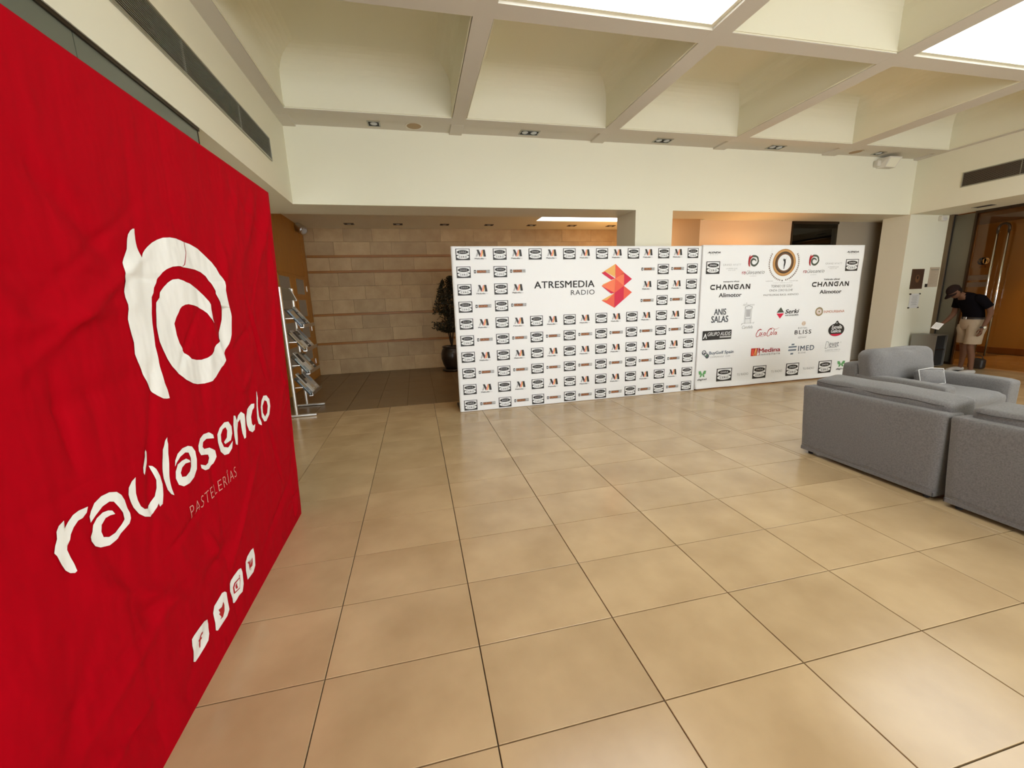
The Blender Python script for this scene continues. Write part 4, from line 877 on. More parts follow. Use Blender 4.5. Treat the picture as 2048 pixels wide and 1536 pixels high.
# ================================================================== MAGAZINE RACK
rk = thing('magazine_rack', 'silver magazine rack with sloping clear trays beside the red banner', 'rack', (-1.2, 4.6, 0))
for y in (4.63, 5.24):
    x = -1.17 if y < 5 else -1.19
    m = MB(); m.cyl((x, y, .01), (x-.0, y, 1.66), .021); m.done('post', MFRM, rk)
    m = MB(); m.box((x-.17, y-.022, .004), (x+.24, y+.022, .032), .006); m.done('foot', MFRM, rk)
Th = Matrix.Translation(Vector((-1.15, 0, 1.50))) @ Matrix.Rotation(radians(-22), 4, 'Y')
m = MB(); m.box((0, 4.655, 0), (.012, 5.205, .17), .003, T=Th); m.done('header_panel', MGP, rk)
m = MB(); m.box((-.004, 5.205, -.01), (.018, 5.225, .18), .003, T=Th); m.done('header_edge', MFRM, rk)
TRAY = [1.16, .86, .56, .27]
def tray_pt(zb, s, y, h=0):   # s: 0 bottom lip .. 1 top, slopes back to the posts
    return Vector((-.985-.17*s+h*.8, y, zb+.235*s+h*.55))
MACR = glass('clear_acrylic', (.75, .75, .72), 1.45, .05, .15, (.3, .3, .28))
for zb in TRAY:
    m = MB(); a = [tray_pt(zb, 0, 4.66), tray_pt(zb, 0, 5.21), tray_pt(zb, 1, 5.21), tray_pt(zb, 1, 4.66)]
    b = [p+Vector((-.008, 0, -.005)) for p in a]
    m.add(a+b, [[0, 1, 2, 3], [7, 6, 5, 4], [0, 4, 5, 1], [1, 5, 6, 2], [2, 6, 7, 3], [3, 7, 4, 0]]); tr = m.done('tray', MACR, rk)
    m = MB(); m.box((-1.0, 4.655, zb-.012), (-.955, 5.215, zb+.0), .002); m.box((-.958, 4.655, zb-.01), (-.952, 5.215, zb+.035), .002); m.done('lip', MFRM, tr)
    for y in (4.652, 5.212): m = MB(); m.box((-1.18, y-.002, zb+.108), (-1.06, y+.002, zb+.118)); m.done('bracket', MFRM, tr)
random.seed(4)
covers = [ink('cover_pale', (.55, .53, .48)), ink('cover_blue', (.22, .27, .32)), ink('cover_dark', (.05, .045, .04)), ink('cover_tan', (.40, .32, .2)), ink('cover_sea', (.30, .36, .38)), ink('cover_stone', (.38, .35, .30))]
cn = ['pale cream', 'slate blue', 'black', 'tan', 'sea grey', 'stone grey']
tn = ['top', 'second', 'third', 'bottom']; pn = ['near', 'middle', 'far', 'farthest']
for ti, zb in enumerate(TRAY):
    y = 4.675; k = 0
    while y < 5.08:
        w = random.choice([.10, .13, .145]); w = min(w, 5.205-y); h = random.uniform(.75, 1.15); ci = [(1, 1, 2, 4), (3, 0, 2, 5), (4, 0, 3, 2), (1, 0, 3, 5)][ti][min(k, 3)]
        z0 = tray_pt(zb, .02, y, .006)
        a = [tray_pt(zb, .03, y, .004), tray_pt(zb, .03, y+w, .004), tray_pt(zb, h, y+w+.01*(k % 2), .004), tray_pt(zb, h, y+.01*(k % 2), .004)]
        th = random.choice((.006, .010, .016)); b = [p+Vector((.8*th, 0, .55*th)) for p in a]
        m = MB(); m.add(b+a, [[0, 1, 2, 3], [7, 6, 5, 4], [0, 4, 5, 1], [1, 5, 6, 2], [2, 6, 7, 3], [3, 7, 4, 0]])
        n_ = (b[1]-b[0]).cross(b[3]-b[0]).normalized()*.0008
        if n_.x < 0: n_ = -n_
        q = lambda s_, t_: b[0]+(b[1]-b[0])*s_+(b[3]-b[0])*t_+n_
        m.add([q(.1, .45), q(.9, .45), q(.9, .9), q(.1, .9)], [[0, 1, 2, 3]], 1); m.add([q(.1, .15), q(.7, .15), q(.7, .22), q(.1, .22)], [[0, 1, 2, 3]], 2)
        o = m.done('brochure', [covers[ci], covers[(ci+2) % 6], covers[0]], None, tuple(a[0]))
        tag(o, '%s brochure, %s one in the %s tray of the silver rack' % (cn[ci], ['nearest', 'second nearest', 'third', 'far'][min(k, 3)], tn[ti]), 'brochure', 'brochures in the magazine rack')
        y += w+.012; k += 1

# ================================================================== PLANT
pl = thing('potted_olive_tree', 'small dark leafy tree in a round dark pot, half hidden by the left backdrop', 'plant', (1.13, 7.55, 0))
m = MB(); m.lathe([(0.001, .0), (.19, .0), (.225, .02), (.225, .045), (.20, .05), (.0, .05)], (1.13, 7.55, 0)); m.done('saucer', MPOT, pl)
m = MB(); m.lathe([(.001, .05), (.155, .05), (.20, .14), (.235, .27), (.235, .36), (.215, .44), (.185, .485), (.20, .495), (.205, .515), (.19, .52), (.175, .50), (.175, .47), (.001, .47)], (1.13, 7.55, 0), 36); m.done('pot', MPOT, pl)
m = MB(); m.lathe([(.001, .49), (.176, .485)], (1.13, 7.55, 0)); m.done('soil', MSOIL, pl)
random.seed(8)
m = MB(); tips = []
for k in range(5):
    a = k*1.3+.4; p = [Vector((1.13, 7.55, .48))]
    for i in range(1, 8):
        p.append(Vector((1.13+cos(a)*.03*i+random.uniform(-.012, .012), 7.55+sin(a)*.03*i+random.uniform(-.012, .012), .48+.17*i)))
    m.tube(p, .01, 6, 0, [.014-.0015*i for i in range(8)]); tips += p[3:]
for q in range(90):
    b = random.choice(tips); d = Vector((random.gauss(0, 1), random.gauss(0, 1), random.gauss(.3, .6))).normalized()*random.uniform(.08, .22)
    m.tube([b, b+d*.5+Vector((0, 0, .02)), b+d], .003, 4); tips.append(b+d)
m.done('trunk', MTWIG, pl)
m = MB(); n = 0
while n < 6500:
    z = random.uniform(.80, 1.93); f = (z-.80)/1.13; R = .36*min(1, f*6+.5)*(1-f**2.2*.72)
    a = random.uniform(0, 2*pi); r = R*sqrt(random.random())*random.uniform(.8, 1.12)
    c = Vector((1.13+cos(a)*r, 7.55+sin(a)*r, z))
    if noise.noise(c*5) < -.12: continue
    d = Vector((random.gauss(0, 1), random.gauss(0, 1), random.gauss(0, .7))).normalized(); s_ = d.orthogonal().normalized(); s_ = Matrix.Rotation(random.uniform(0, 6), 3, d) @ s_
    l = random.uniform(.028, .05); w = l*.3
    m.add([c-d*l*.5, c+s_*w, c+d*l*.5, c-s_*w], [[0, 1, 2, 3]]); n += 1
m.done('foliage', MLEAF, pl)['kind'] = 'stuff'

# ================================================================== VENTS, LAMPS, FIXTURES
def vent(name, label, x, y0, y1, z0, z1, sgn, n, divs):
    t = thing(name, label, 'vent', (x, y0, z0), None)
    f = .014; a, b = (x, x+sgn*.012) if sgn > 0 else (x+sgn*.012, x)
    m = MB(); m.box((a, y0, z0), (b, y1, z0+f)); m.box((a, y0, z1-f), (b, y1, z1)); m.box((a, y0, z0+f), (b, y0+f, z1-f)); m.box((a, y1-f, z0+f), (b, y1, z1-f)); m.done('frame', MVNT, t)
    m = MB(); m.box((min(x, x+sgn*.0015), y0+f, z0+f), (max(x, x+sgn*.0015), y1-f, z1-f)); m.done('backing', MBLK, t)
    p = (z1-z0-2*f)/n
    for i in range(n):
        z = z0+f+p*(i+.5); m = MB(); T = Matrix.Translation(Vector((x+sgn*.006, 0, z))) @ Matrix.Rotation(radians(25*sgn), 4, 'Y')
        m.box((-.0045, y0+f, -.0012), (.0045, y1-f, .0012), T=T); m.done('slat', MDMT if False else MVNT, t)
    for y in divs: m = MB(); m.box((a, y-.003, z0+f), (b, y+.003, z1-f)); m.done('divider', MVNT, t)
vent('air_vent', 'long dark slatted air vent in the upper beam at the left', -.915, -2.2, 4.09, 2.925, 3.15, 1, 15, (1.2, 2.4, 3.3))
vent('air_vent', 'dark slatted air vent high on the beam at the right edge', 8.95, .6, 4.08, 2.915, 3.135, -1, 14, (3.42,))
def downlight(x, y, z, n, label, group, w=.15, d=.15):
    t = thing('downlight', label, 'lamp', (x, y, z), group); W_ = w*(1 if n == 1 else 1.72)
    a, b, c, e = x-W_/2, x+W_/2, y-d/2, y+d/2; f = .014
    m = MB(); m.box((a, c, z-.006), (b, c+f, z)); m.box((a, e-f, z-.006), (b, e, z)); m.box((a, c+f, z-.006), (a+f, e-f, z)); m.box((b-f, c+f, z-.006), (b, e-f, z)); m.done('frame', MVNT, t)
    m = MB(); m.box((a+f, c+f, z-.0015), (b-f, e-f, z-.0005)); m.done('recess', MBLK, t)
    for i in range(n):
        xx = x if n == 1 else x+(-.5+i)*W_*.46
        m = MB(); m.lathe([(.001, -.012), (.03, -.010), (.042, -.003), (.042, -.001)], (xx, y, z), 20); m.done('bulb', MLENS, t)
ZP = ZR+.022
GD = 'downlights along the edge of the coffered ceiling'
downlight(.128, 4.585, ZP, 1, 'single square downlight at the left end of the ceiling edge strip', GD)
downlight(2.06, 4.585, ZP, 2, 'twin square downlight, first twin from the left on the ceiling edge strip', GD)
downlight(4.0, 4.585, ZP, 2, 'twin square downlight in the ceiling edge strip above the pillar', GD)
downlight(5.9, 4.585, ZP, 2, 'twin square downlight, third twin from the left on the ceiling edge strip', GD)
downlight(7.88, 4.585, ZP, 1, 'single dark downlight beside the wedge speaker at the right', GD)
for x, lb in ((.597, 'round tan ceiling speaker near the left end of the edge strip'), (7.41, 'round tan ceiling speaker near the right end of the edge strip')):
    t = thing('ceiling_speaker', lb, 'speaker', (x, 4.585, ZP), 'round ceiling speakers')
    m = MB(); m.lathe([(.085, -.002), (.098, -.008), (.106, -.004), (.108, 0)], (x, 4.585, ZP), 32); m.done('ring', MWPL, t)
    m = MB(); m.lathe([(.001, -.007), (.05, -.006), (.086, -.003)], (x, 4.585, ZP), 32); m.done('grille', MSPK, t)
pos = ['first', 'second', 'third', 'fourth', 'fifth', 'sixth', 'seventh']
for i in range(7):
    x = -.66+.897*i; t = thing('downlight', 'small dark downlight of the low corridor ceiling, %s from the left' % pos[i], 'lamp', (x, 7.62, 2.93), 'downlights of the corridor ceiling')
    m = MB(); m.box((x-.09, 7.55, 2.922), (x+.09, 7.565, 2.93)); m.box((x-.09, 7.675, 2.922), (x+.09, 7.69, 2.93)); m.box((x-.09, 7.565, 2.922), (x-.078, 7.675, 2.93)); m.box((x+.078, 7.565, 2.922), (x+.09, 7.675, 2.93)); m.done('frame', MDMT, t)
    m = MB(); m.box((x-.078, 7.565, 2.926), (x+.078, 7.675, 2.9295)); m.done('recess', MBLK, t)
    m = MB(); m.lathe([(.001, -.016), (.03, -.012), (.04, -.004)], (x, 7.62, 2.93), 16); m.done('bulb', MLENS, t)
t = thing('downlight', 'flat dark slot light in the soffit above the glass door', 'lamp', (9.43, 4.02, 2.645))
m = MB(); m.box((9.38, 3.93, 2.639), (9.50, 4.14, 2.645)); m.done('recess', MBLK, t)
m = MB(); m.box((9.37, 3.92, 2.638), (9.38, 4.15, 2.645)); m.box((9.50, 3.92, 2.638), (9.51, 4.15, 2.645)); m.done('frame', MVNT, t)
t = thing('downlight', 'dark slot light in the soffit behind the glass, just above the red banner', 'lamp', (-1.09, 1.62, 2.645))
m = MB(); m.box((-1.16, 1.50, 2.636), (-1.03, 1.80, 2.6445)); m.done('recess', MBLK, t)
# wedge shaped speaker at the right end of the fascia
t = thing('wall_speaker', 'beige wedge shaped loudspeaker under the ceiling at the right end of the long beam', 'speaker', (8.25, 4.72, 3.34))
m = MB(); a = [(8.06, 4.735, 3.355), (8.33, 4.735, 3.355), (8.33, 4.735, 3.49), (8.06, 4.735, 3.49), (8.09, 4.62, 3.345), (8.31, 4.62, 3.345), (8.33, 4.54, 3.485), (8.06, 4.54, 3.485)]
m.add(a, [[0, 3, 2, 1], [4, 5, 6, 7], [0, 4, 7, 3], [1, 2, 6, 5], [3, 7, 6, 2], [0, 1, 5, 4]]); m.done('housing', MWPL, t)
m = MB(); p = lambda s_, q_: Vector((8.10+.195*s_, 4.614-.068*q_, 3.355+.115*q_))
m.add([p(0, 0), p(1, 0), p(1.03, 1), p(-.03, 1)], [[0, 1, 2, 3]]); m.done('grille', MW, t)
m = MB(); m.box((7.99, 4.66, 3.37), (8.06, 4.735, 3.46), .01); m.done('bracket', MWPL, t)
# lamp in the corner over the beech wall
t = thing('wall_spotlight', 'grey round spotlight fixed high in the corner over the beech wall', 'lamp', (-1.52, 7.55, 2.8))
m = MB(); m.box((-1.592, 7.50, 2.78), (-1.56, 7.62, 2.90), .006); m.done('bracket', MFRM, t)
m = MB(); m.cyl((-1.56, 7.56, 2.86), (-1.44, 7.48, 2.78), .075, .085, 24); m.cyl((-1.44, 7.48, 2.78), (-1.425, 7.47, 2.77), .085, .07, 24); m.done('housing', MFRM, t)
m = MB(); m.cyl((-1.425, 7.47, 2.77), (-1.42, 7.466, 2.766), .055, .05, 20); m.done('lens', MLENS, t)
# detector on the pillar
t = thing('motion_detector', 'small white detector under the beam beside the glass door frame', 'sensor', (9.66, 4.72, 2.53))
m = MB(); m.box((9.60, 4.66, 2.54), (9.73, 4.72, 2.63), .012, 3); m.done('housing', MWPL, t)
m = MB(); m.soft((9.615, 4.645, 2.545), (9.715, 4.675, 2.59), .012, n=6); m.done('lens', MPIP, t)
# notices on the pillar
t = thing('poster', 'dark brown poster in a thin frame on the right pillar', 'poster', (9.18, 4.72, 1.37))
m = MB(); m.box((9.18, 4.708, 1.375), (9.46, 4.72, 1.725), .002); m.done('board', mat('poster_brown', (.065, .03, .014), .4), t)
P = Print(); P.frame(0, 0, .28, .35, .006, BRN); P.ell(.14, .18, .05, .07, BRN, 1); P.ell(.14, .20, .02, .03, ink('poster_dark', (.02, .01, .006)), 2); P.text('MENU', .08, .05, .20, .075, GOLD, 1) if False else None
P.put('print', lambda u, v, h: Vector((9.18+u, 4.708-h, 1.375+v)), t)
t = thing('notice', 'white paper notice on clear plate with four dark studs, below the dark poster', 'notice', (9.22, 4.72, 1.03))
m = MB(); m.box((9.215, 4.708, 1.035), (9.44, 4.713, 1.29), .001); m.done('plate', MPAP, t)
P = Print()
for i in range(9): P.stroke([(.04+.02*(i % 3 == 1), .215-.02*i), (.185-.02*(i % 2), .215-.02*i)], .0045, GY)
P.put('print', lambda u, v, h: Vector((9.215+u, 4.708-h, 1.035+v)), t)
for a in (9.215, 9.44):
    for b in (1.04, 1.285): m = MB(); m.cyl((a, 4.72, b), (a, 4.70, b), .012); m.done('stud', MDMT, t)
t = thing('notice', 'beige printed price notice with a dark top line near the glass door frame', 'notice', (9.60, 4.72, 1.40))
m = MB(); m.box((9.60, 4.712, 1.40), (9.83, 4.719, 1.75), .001); m.done('plate', mat('beige_paper', (.50, .40, .28), .7), t)
P = Print(); P.stroke([(.02, .305), (.21, .305)], .008, SER)
for i in range(12): P.stroke([(.03, .28-.02*i), (.19-.03*(i % 3), .28-.02*i)], .004, ink('faded', (.38, .28, .18)))
P.put('print', lambda u, v, h: Vector((9.60+u, 4.712-h, 1.40+v)), t)
t = thing('light_switch', 'tiny dark switch at the lower left corner of the beige notice', 'switch', (9.56, 4.72, 1.40))
m = MB(); m.box((9.54, 4.706, 1.40), (9.585, 4.72, 1.46), .003); m.done('plate', MDMT, t); m = MB(); m.box((9.552, 4.702, 1.415), (9.573, 4.708, 1.445), .002); m.done('rocker', MBLK, t)
# steel bin
t = thing('litter_bin', 'grey steel box shaped litter bin with a black open front beside the pillar', 'bin', (9.36, 4.3, 0))
m = MB(); a = (.012,); x0, x1, y0, y1, h = 9.33, 9.60, 4.28, 4.66, .565
m.box((x0, y0, .01), (x0+.012, y1, h)); m.box((x1-.012, y0, .01), (x1, y1, h)); m.box((x0+.012, y1-.012, .01), (x1-.012, y1, h)); m.box((x0+.012, y0, h-.012), (x1-.012, y1-.012, h)); m.box((x0+.012, y0, .01), (x1-.012, y1-.012, .022)); m.done('body', mat('matt_steel', (.30, .30, .28), .45, .7), t)
m = MB(); m.box((x0+.012, y0+.03, .022), (x1-.012, y0+.04, h-.012)); m.done('inner_panel', MBLK, t)
m = MB(); m.box((x0+.02, y0+.01, .30), (x1-.02, y0+.03, .31)); m.done('shelf', MDMT, t)

# ================================================================== GLASS DOOR AT THE RIGHT
d2 = sempty('door_2', (9.86, 4.35, 0))
MB().box((9.86, 4.66, 0), (9.97, 4.72, 2.645), .003).done('door_frame', mat('bronze_post', (.17, .12, .07), .4, .5), d2)
MB().box((9.86, 4.60, 0), (9.97, 4.66, 2.645), .003).done('door_frame', MDMT, d2) if False else None
MB().box((9.90, 4.375, .05), (9.93, 4.655, 2.62), .003).done('side_panel', mat('grey_green_metal', (.15, .135, .10), .35, .5), d2)
MB().box((9.885, 4.655, 0), (9.95, 4.665, 2.64)).done('door_frame', MBLK, d2)
MB().box((9.88, 4.345, 0), (9.955, 4.372, 2.645)).done('door_frame', MDMT, d2)
MB().box((9.88, 2.3, 2.60), (9.96, 4.345, 2.645)).done('door_frame', MDMT, d2)
MB().box((9.88, 4.37, .0), (9.955, 4.66, .05)).done('door_frame', MDMT, d2)
gl = MB().box((9.915, 3.30, .012), (9.925, 4.335, 2.595)).done('leaf', MGDR, d2)
MB().box((9.915, 2.32, .012), (9.925, 3.28, 2.595)).done('leaf', MGDR, d2)
for y in (4.03, 3.895):
    m = MB(); m.tube([(9.86, y, .215), (9.86, y, 2.25)], .014, 12); m.done('handle_tube', MSTL, d2)
m = MB(); m.tube([(9.86, 4.03, 2.24)]+[(9.86, 3.9625+.0675*cos(a), 2.30+.075*sin(a)) for a in [i*pi/10 for i in range(11)]]+[(9.86, 3.895, 2.24)], .018, 10); m.done('handle_cap', MDMT, d2)  # dark metal stands in for the dark reflection on the handle top
m = MB()
for y in (4.03, 3.895):
    for z in (.25, 1.3, 2.25): m.cyl((9.86, y, z), (9.915, y, z), .009)
m.done('handle_mount', MSTL, d2)
for z0, z1 in ((1.49, 1.575), (1.375, 1.455)):
    MB().box((9.911, 4.06, z0), (9.914, 4.335, z1)).done('glass_band', mat('brown_band', (.10, .06, .035), .5), d2)
P = Print(); c_ = 9.911
P.ell(.10, .068, .055, .060, BK); P.ell(.15, .068, .055, .060, BK); P.rect(.10, .008, .15, .128, BK); P.ell(.155, .068, .045, .050, ink('amber_sticker', (.45, .22, .05)), 1); P.rect(.13, .025, .155, .111, ink('amber_sticker', (.45, .22, .05)), 1)
P.text('Wi', .055, .040, .118, .095, ink('amber_sticker', (.45, .22, .05)), 2, .02); P.text('Fi', .138, .040, .185, .095, BK, 2, .02); P.text('ZONE', .08, -.04, .17, -.015, BK, 0, .01)
P.put('wifi_sticker', lambda u, v, h: Vector((c_-h, 4.29-u, 1.735+v)), d2)
# black bag on the floor
t = thing('handbag', 'small black bag standing on the floor below the long door handle', 'bag', (9.80, 3.9, 0))
m = MB(); m.soft((9.72, 3.83, .0), (9.84, 4.03, .17), .035, (0, 0, .01), 10); m.done('body', MLTH, t)
m = MB(); m.tube([(9.78, 3.93+.075*cos(a), .16+.07*sin(a)) for a in [i*pi/8 for i in range(9)]], .007, 8); m.done('strap', MLTH, t)

# ================================================================== PERSON (built in metres, facing +X, then placed)
def skin(verts, edges, radii, levels=2):
    me = bpy.data.meshes.new('t'); me.from_pydata(verts, edges, []); o = bpy.data.objects.new('t', me); COL.objects.link(o)
    md = o.modifiers.new('s', 'SKIN'); md.use_smooth_shade = True
    for i, r in enumerate(radii):
        sv = me.skin_vertices[0].data[i]; sv.radius = r if isinstance(r, tuple) else (r, r)
    me.skin_vertices[0].data[0].use_root = True
    s = o.modifiers.new('u', 'SUBSURF'); s.levels = levels; s.render_levels = levels
    dg = bpy.context.evaluated_depsgraph_get(); ev = bpy.data.meshes.new_from_object(o.evaluated_get(dg))
    vs = [v.co.copy() for v in ev.vertices]; fs = [list(p.vertices) for p in ev.polygons]
    bpy.data.objects.remove(o, do_unlink=True); bpy.data.meshes.remove(ev); return vs, fs
FACE = atan2(.80, -.60)-radians(0)      # turned to the picture's left, a little towards the camera
PX, PY = 9.15, 3.74
PT = Matrix.Translation(Vector((PX, PY, 0))) @ Matrix.Rotation(radians(160), 4, 'Z') @ Matrix.Scale(1/K, 4)
person = thing('person', 'person in a dark cap, black polo shirt and khaki shorts, bending over a white card', 'person', (PX, PY, 0))
def put(name, vs, fs, m, parent=person, sm=True): b = MB(); b.add(vs, fs, 0, sm, PT); return b.done(name, m, parent)
V = []; Eg = []; Rr = []
def jn(p, r, link=None):
    V.append(p); Rr.append(r)
    if link is not None: Eg.append((link, len(V)-1))
    return len(V)-1
pel = jn((0, 0, .93), (.15, .115)); sp = jn((.015, 0, 1.08), (.11, .08), pel); ch = jn((.09, 0, 1.235), (.11, .07), sp); ub = jn((.17, 0, 1.335), (.08, .05), ch)
nk = jn((.25, 0, 1.38), .056, ub); hd0 = jn((.31, 0, 1.41), .055, nk)
for sy in (1, -1):
    hp = jn((.0, sy*.09, .86), .088, pel); th = jn((.01, sy*.105, .68), .074, hp)
    ox = .06 if sy > 0 else -.05
    kn = jn((.02+ox, sy*.125, .49), .050, th); cf = jn((-.02+ox, sy*.14, .34), .048, kn); an = jn((-.03+ox, sy*.16, .11), .032, cf); he = jn((-.02+ox, sy*.165, .05), .036, an); jn((.10+ox, sy*.18, .035), .030, he)
def hand(w, base, d, nrm, side, link):
    """palm, four unequal bent fingers and a thumb leaving the side of the palm"""
    d = Vector(d).normalized(); nrm = Vector(nrm).normalized(); s = d.cross(nrm).normalized()*side
    pm = jn(tuple(Vector(base)+d*.05), (.030, .016), link); kn_ = jn(tuple(Vector(base)+d*.085), (.032, .013), pm)
    for i, l in enumerate((.062, .070, .066, .052)):
        o = Vector(base)+d*.092+s*(.027-.018*i); a = jn(tuple(o), .0095, kn_); b_ = jn(tuple(o+d*l*.5-nrm*.006), .0088, a); jn(tuple(o+d*l*.85-nrm*.026), .0075, b_)
    a = jn(tuple(Vector(base)+d*.035+s*.036-nrm*.006), .012, pm); b_ = jn(tuple(Vector(base)+d*.062+s*.050-nrm*.014), .0105, a); jn(tuple(Vector(base)+d*.088+s*.048-nrm*.026), .0085, b_)
# left arm hangs, right arm holds the card forward
a = jn((.09, .185, 1.325), .060, ub); b_ = jn((.0, .235, 1.19), .050, a); c = jn((-.035, .25, 1.07), .042, b_); d = jn((.02, .265, .93), .036, c); e = jn((.06, .262, .83), .026, d); hand(None, (.065, .262, .825), (.15, -.02, -1), (-.3, 1, 0), 1, e)
a = jn((.11, -.18, 1.315), .060, ub); b_ = jn((.11, -.225, 1.18), .049, a); c = jn((.12, -.235, 1.05), .042, b_); d = jn((.23, -.20, .95), .036, c); e = jn((.33, -.165, .885), .026, d); hand(None, (.335, -.163, .882), (.85, .25, -.35), (.2, .1, .95), 1, e)
vs, fs = skin(V, Eg, Rr, 2)
# head: shaped ellipsoid with jaw, nose, ears, brow
hb = bmesh.new(); bmesh.ops.create_uvsphere(hb, u_segments=32, v_segments=24, radius=1)
HT = Matrix.Translation(Vector((.365, 0, 1.44))) @ Matrix.Rotation(radians(46), 4, 'Y')
for v in hb.verts:
    x, y, z = v.co; X = x*.098; Y = y*.076; Z = z*.118
    if z < 0: Y *= 1-.30*(-z)**1.5; X *= 1-.12*(-z)
    if x > .5: X += .022*exp(-((y/.16)**2))*exp(-(((z+.10)/.16)**2)); X -= .010*exp(-(((abs(y)-.36)/.16)**2))*exp(-(((z-.10)/.14)**2)); X += .006*exp(-((y/.30)**2))*exp(-(((z+.48)/.07)**2)); X += .010*exp(-((y/.3)**2))*exp(-(((z+.85)/.2)**2))
    if abs(y) > .8: Y += (1 if y > 0 else -1)*.014*exp(-((x/.16)**2))*exp(-(((z+.02)/.24)**2))
    v.co = HT @ Vector((X, Y, Z))
n0 = len(vs); hb.verts.index_update(); vs += [v.co.copy() for v in hb.verts]; fs += [[n0+v.index for v in f.verts] for f in hb.faces]; hb.free()
put('body', vs, fs, MSKIN)
def hp_(x, y, z): return HT @ Vector((x, y, z))
for sy in (1, -1):
    b = MB(); b.lathe([(.001, -.009), (.007, -.006), (.009, 0), (.007, .006), (.001, .009)], (0, 0, 0), 10); T = PT @ Matrix.Translation(hp_(.082, sy*.028, .012)); q = MB(); q.add(b.v, b.f, 0, True, T); q.done('eye', BK, person)
# hair below the cap
hb = bmesh.new(); bmesh.ops.create_uvsphere(hb, u_segments=28, v_segments=18, radius=1)
for v in hb.verts: x, y, z = v.co; v.co = HT @ Vector((x*.100-.006, y*.081, z*.112+.012))
dl = [v for v in hb.verts if (HT.inverted() @ v.co).x > .01 or (HT.inverted() @ v.co).z < -.05]; bmesh.ops.delete(hb, geom=dl, context='VERTS'); hb.verts.index_update()
put('hair', [v.co.copy() for v in hb.verts], [[v.index for v in f.verts] for f in hb.faces], mat('dark_hair', (.012, .008, .006), .9, spec=.1)); hb.free()
# cap
hb = bmesh.new(); bmesh.ops.create_uvsphere(hb, u_segments=32, v_segments=20, radius=1)
for v in hb.verts: x, y, z = v.co; v.co = Vector((x*.108-.004, y*.087, z*.105+.030))
bmesh.ops.delete(hb, geom=[v for v in hb.verts if v.co.z < .030], context='VERTS'); hb.verts.index_update()
cvs = [HT @ v.co for v in hb.verts]; cfs = [[v.index for v in f.verts] for f in hb.faces]; hb.free()
cap = put('cap', cvs, cfs, MCAP)
m_ = []; mf = []
for k, dz in enumerate((0, -.005)):
    for r in (0, 1):
        for i in range(13):
            a = -1.25+2.5*i/12; R = .100 if r == 0 else .178
            m_.append(HT @ Vector((R*cos(a)*(1 if r == 0 else 1.0)-.002, .086*sin(a)/.95*(1 if r == 0 else .86), .034+dz-(0 if r == 0 else .022)-.012*(a/1.25)**2)))
for i in range(12): mf += [[i, i+1, 13+i+1, 13+i], [26+i+1, 26+i, 39+i, 39+i+1], [13+i, 13+i+1, 39+i+1, 39+i]]
put('visor', m_, mf, MCAP, cap)
# polo shirt
def loft(rings, n=28):
    vs = []
    for (x, y, z), a, b, t in rings:
        for k in range(n): q = 2*pi*k/n; u = a*cos(q); vs.append(Vector((x+u*cos(t), y+b*sin(q), z-u*sin(t))))
    return vs, [[i*n+k, i*n+(k+1) % n, (i+1)*n+(k+1) % n, (i+1)*n+k] for i in range(len(rings)-1) for k in range(n)]
vs, fs = loft([((0, 0, .94), .116, .163, 0), ((0, 0, 1.0), .117, .162, 0), ((.012, 0, 1.07), .116, .160, .15), ((.035, 0, 1.13), .119, .165, .3), ((.07, 0, 1.20), .122, .174, .45), ((.11, 0, 1.265), .122, .186, .6), ((.148, 0, 1.318), .112, .192, .75), ((.178, 0, 1.352), .094, .170, .85), ((.205, 0, 1.374), .074, .115, .9), ((.232, 0, 1.388), .060, .068, .95), ((.246, 0, 1.394), .058, .062, .95), ((.238, 0, 1.388), .050, .055, .95)])
q = MB(); q.add(vs, fs, 0, True, PT)
for sy, x1, z1, xe, ye, ze in ((1, .10, 1.325, .0, .236, 1.175), (-1, .12, 1.315, .11, -.226, 1.17)):
    a = Vector((.13, sy*.12, 1.325)); b_ = Vector((x1, sy*.185, z1-.01)); c = Vector((xe, ye, ze))
    t_ = MB(); t_.tube([a, a.lerp(b_, .5), b_, b_.lerp(c, .5), c], 1, 18, 0, [.070, .078, .076, .068, .066]); q.add(t_.v, t_.f, 0, True, PT)
sh = q.done('polo_shirt', MBSH, person)
b = MB(); b.lathe([(.001, 0), (.022, 0), (.022, .003), (.001, .003)], (0, 0, 0), 12); T = PT @ Matrix.Translation(Vector((.185, .075, 1.235))) @ Matrix.Rotation(radians(70), 4, 'Y') @ Matrix.Diagonal((.6, 1.3, 1, 1)); q = MB(); q.add(b.v, b.f, 0, True, T); q.done('chest_emblem', MPIP, sh)
# shorts
m = MB(); 
def tubeE(rings):
    vs = []; n = 24
    for c, rx, ry in rings:
        for k in range(n): t = 2*pi*k/n; vs.append(Vector(c)+Vector((rx*cos(t), ry*sin(t), 0)))
    return vs, [[i*n+k, i*n+(k+1) % n, (i+1)*n+(k+1) % n, (i+1)*n+k] for i in range(len(rings)-1) for k in range(n)]
vs, fs = tubeE([((0, 0, .985), .02, .02), ((0, 0, .985), .125, .172), ((0, 0, .90), .140, .185), ((0, 0, .83), .141, .189), ((0, 0, .79), .125, .178)])
A = (vs, fs); V2 = list(vs); F2_ = list(fs)
for sy, ox in ((1, .04), (-1, -.035)):
    v2, f2 = tubeE([((0, sy*.092, .87), .128, .092), ((0, sy*.095, .80), .138, .098), ((ox*.5, sy*.102, .70), .118, .097), ((ox, sy*.112, .545), .116, .102), ((ox, sy*.112, .535), .108, .094)]); n0 = len(V2); V2 += v2; F2_ += [[i+n0 for i in f] for f in f2]
put('shorts', V2, F2_, MKHA)
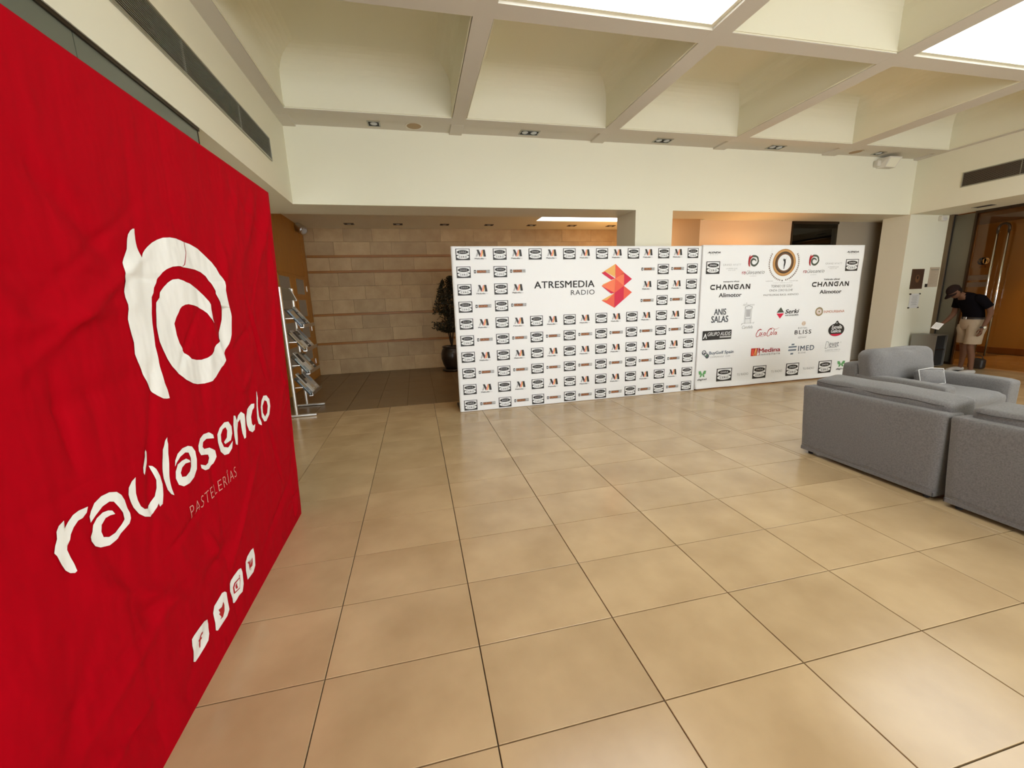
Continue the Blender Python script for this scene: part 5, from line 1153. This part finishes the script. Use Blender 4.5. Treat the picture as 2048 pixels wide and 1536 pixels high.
vs, fs = tubeE([((0, 0, .962), .129, .177), ((0, 0, .998), .127, .172), ((0, 0, 1.0), .10, .12)]); put('belt', vs, fs, MLTH)
b = MB(); b.box((.128, -.028, .962), (.136, .028, 1.003), .003); q = MB(); q.add(b.v, b.f, 0, False, PT); q.done('buckle', MFRM, person)
b = MB(); b.lathe([(.028, -.012), (.033, -.008), (.033, .008), (.028, .012)], (0, 0, 0), 16); q = MB(); q.add(b.v, b.f, 0, True, PT @ Matrix.Translation(Vector((.062, .262, .835)))); w = q.done('wristwatch', MLTH, person)
b = MB(); b.cyl((0, .030, 0), (0, .040, 0), .020, n=16); q = MB(); q.add(b.v, b.f, 0, True, PT @ Matrix.Translation(Vector((.062, .262, .835)))); q.done('watch_face', MSTL, w)
for sy, ox in ((1, .06), (-1, -.05)):
    b = MB(); b.soft((-.085+ox, sy*.17-.045, .012), (.185+ox, sy*.17+.045, .085), .035, (0, 0, -.004), 10); q = MB()
    for i, v in enumerate(b.v):
        if v.x > .06+ox and v.z > .03: v.z -= (v.x-.06-ox)*.30
    q.add(b.v, b.f, 0, True, PT); s_ = q.done('shoe', MSHO, person)
    b = MB(); b.soft((-.09+ox, sy*.17-.048, .0), (.19+ox, sy*.17+.048, .022), .012, n=6); q = MB(); q.add(b.v, b.f, 0, True, PT); q.done('sole', MBLK, s_)
b = MB(); b.box((-.075, -.055, -.0015), (.075, .055, .0015)); T = PT @ Matrix.Translation(Vector((.45, -.12, .845))) @ Matrix.Rotation(radians(-38), 4, 'X') @ Matrix.Rotation(radians(28), 4, 'Y') @ Matrix.Rotation(radians(38), 4, 'Z')
q = MB(); q.add(b.v, b.f, 0, False, T); cd = q.done('card', MPAP, None, tuple(T.translation)); tag(cd, 'white printed card held out in the right hand of the person', 'card')
b = MB()
for i in range(5): b.box((-.055, .035-.018*i-.002, .0016), (.05-.012*(i % 2), .035-.018*i+.002, .0018))
q = MB(); q.add(b.v, b.f, 0, False, T); q.done('print', GY, cd)
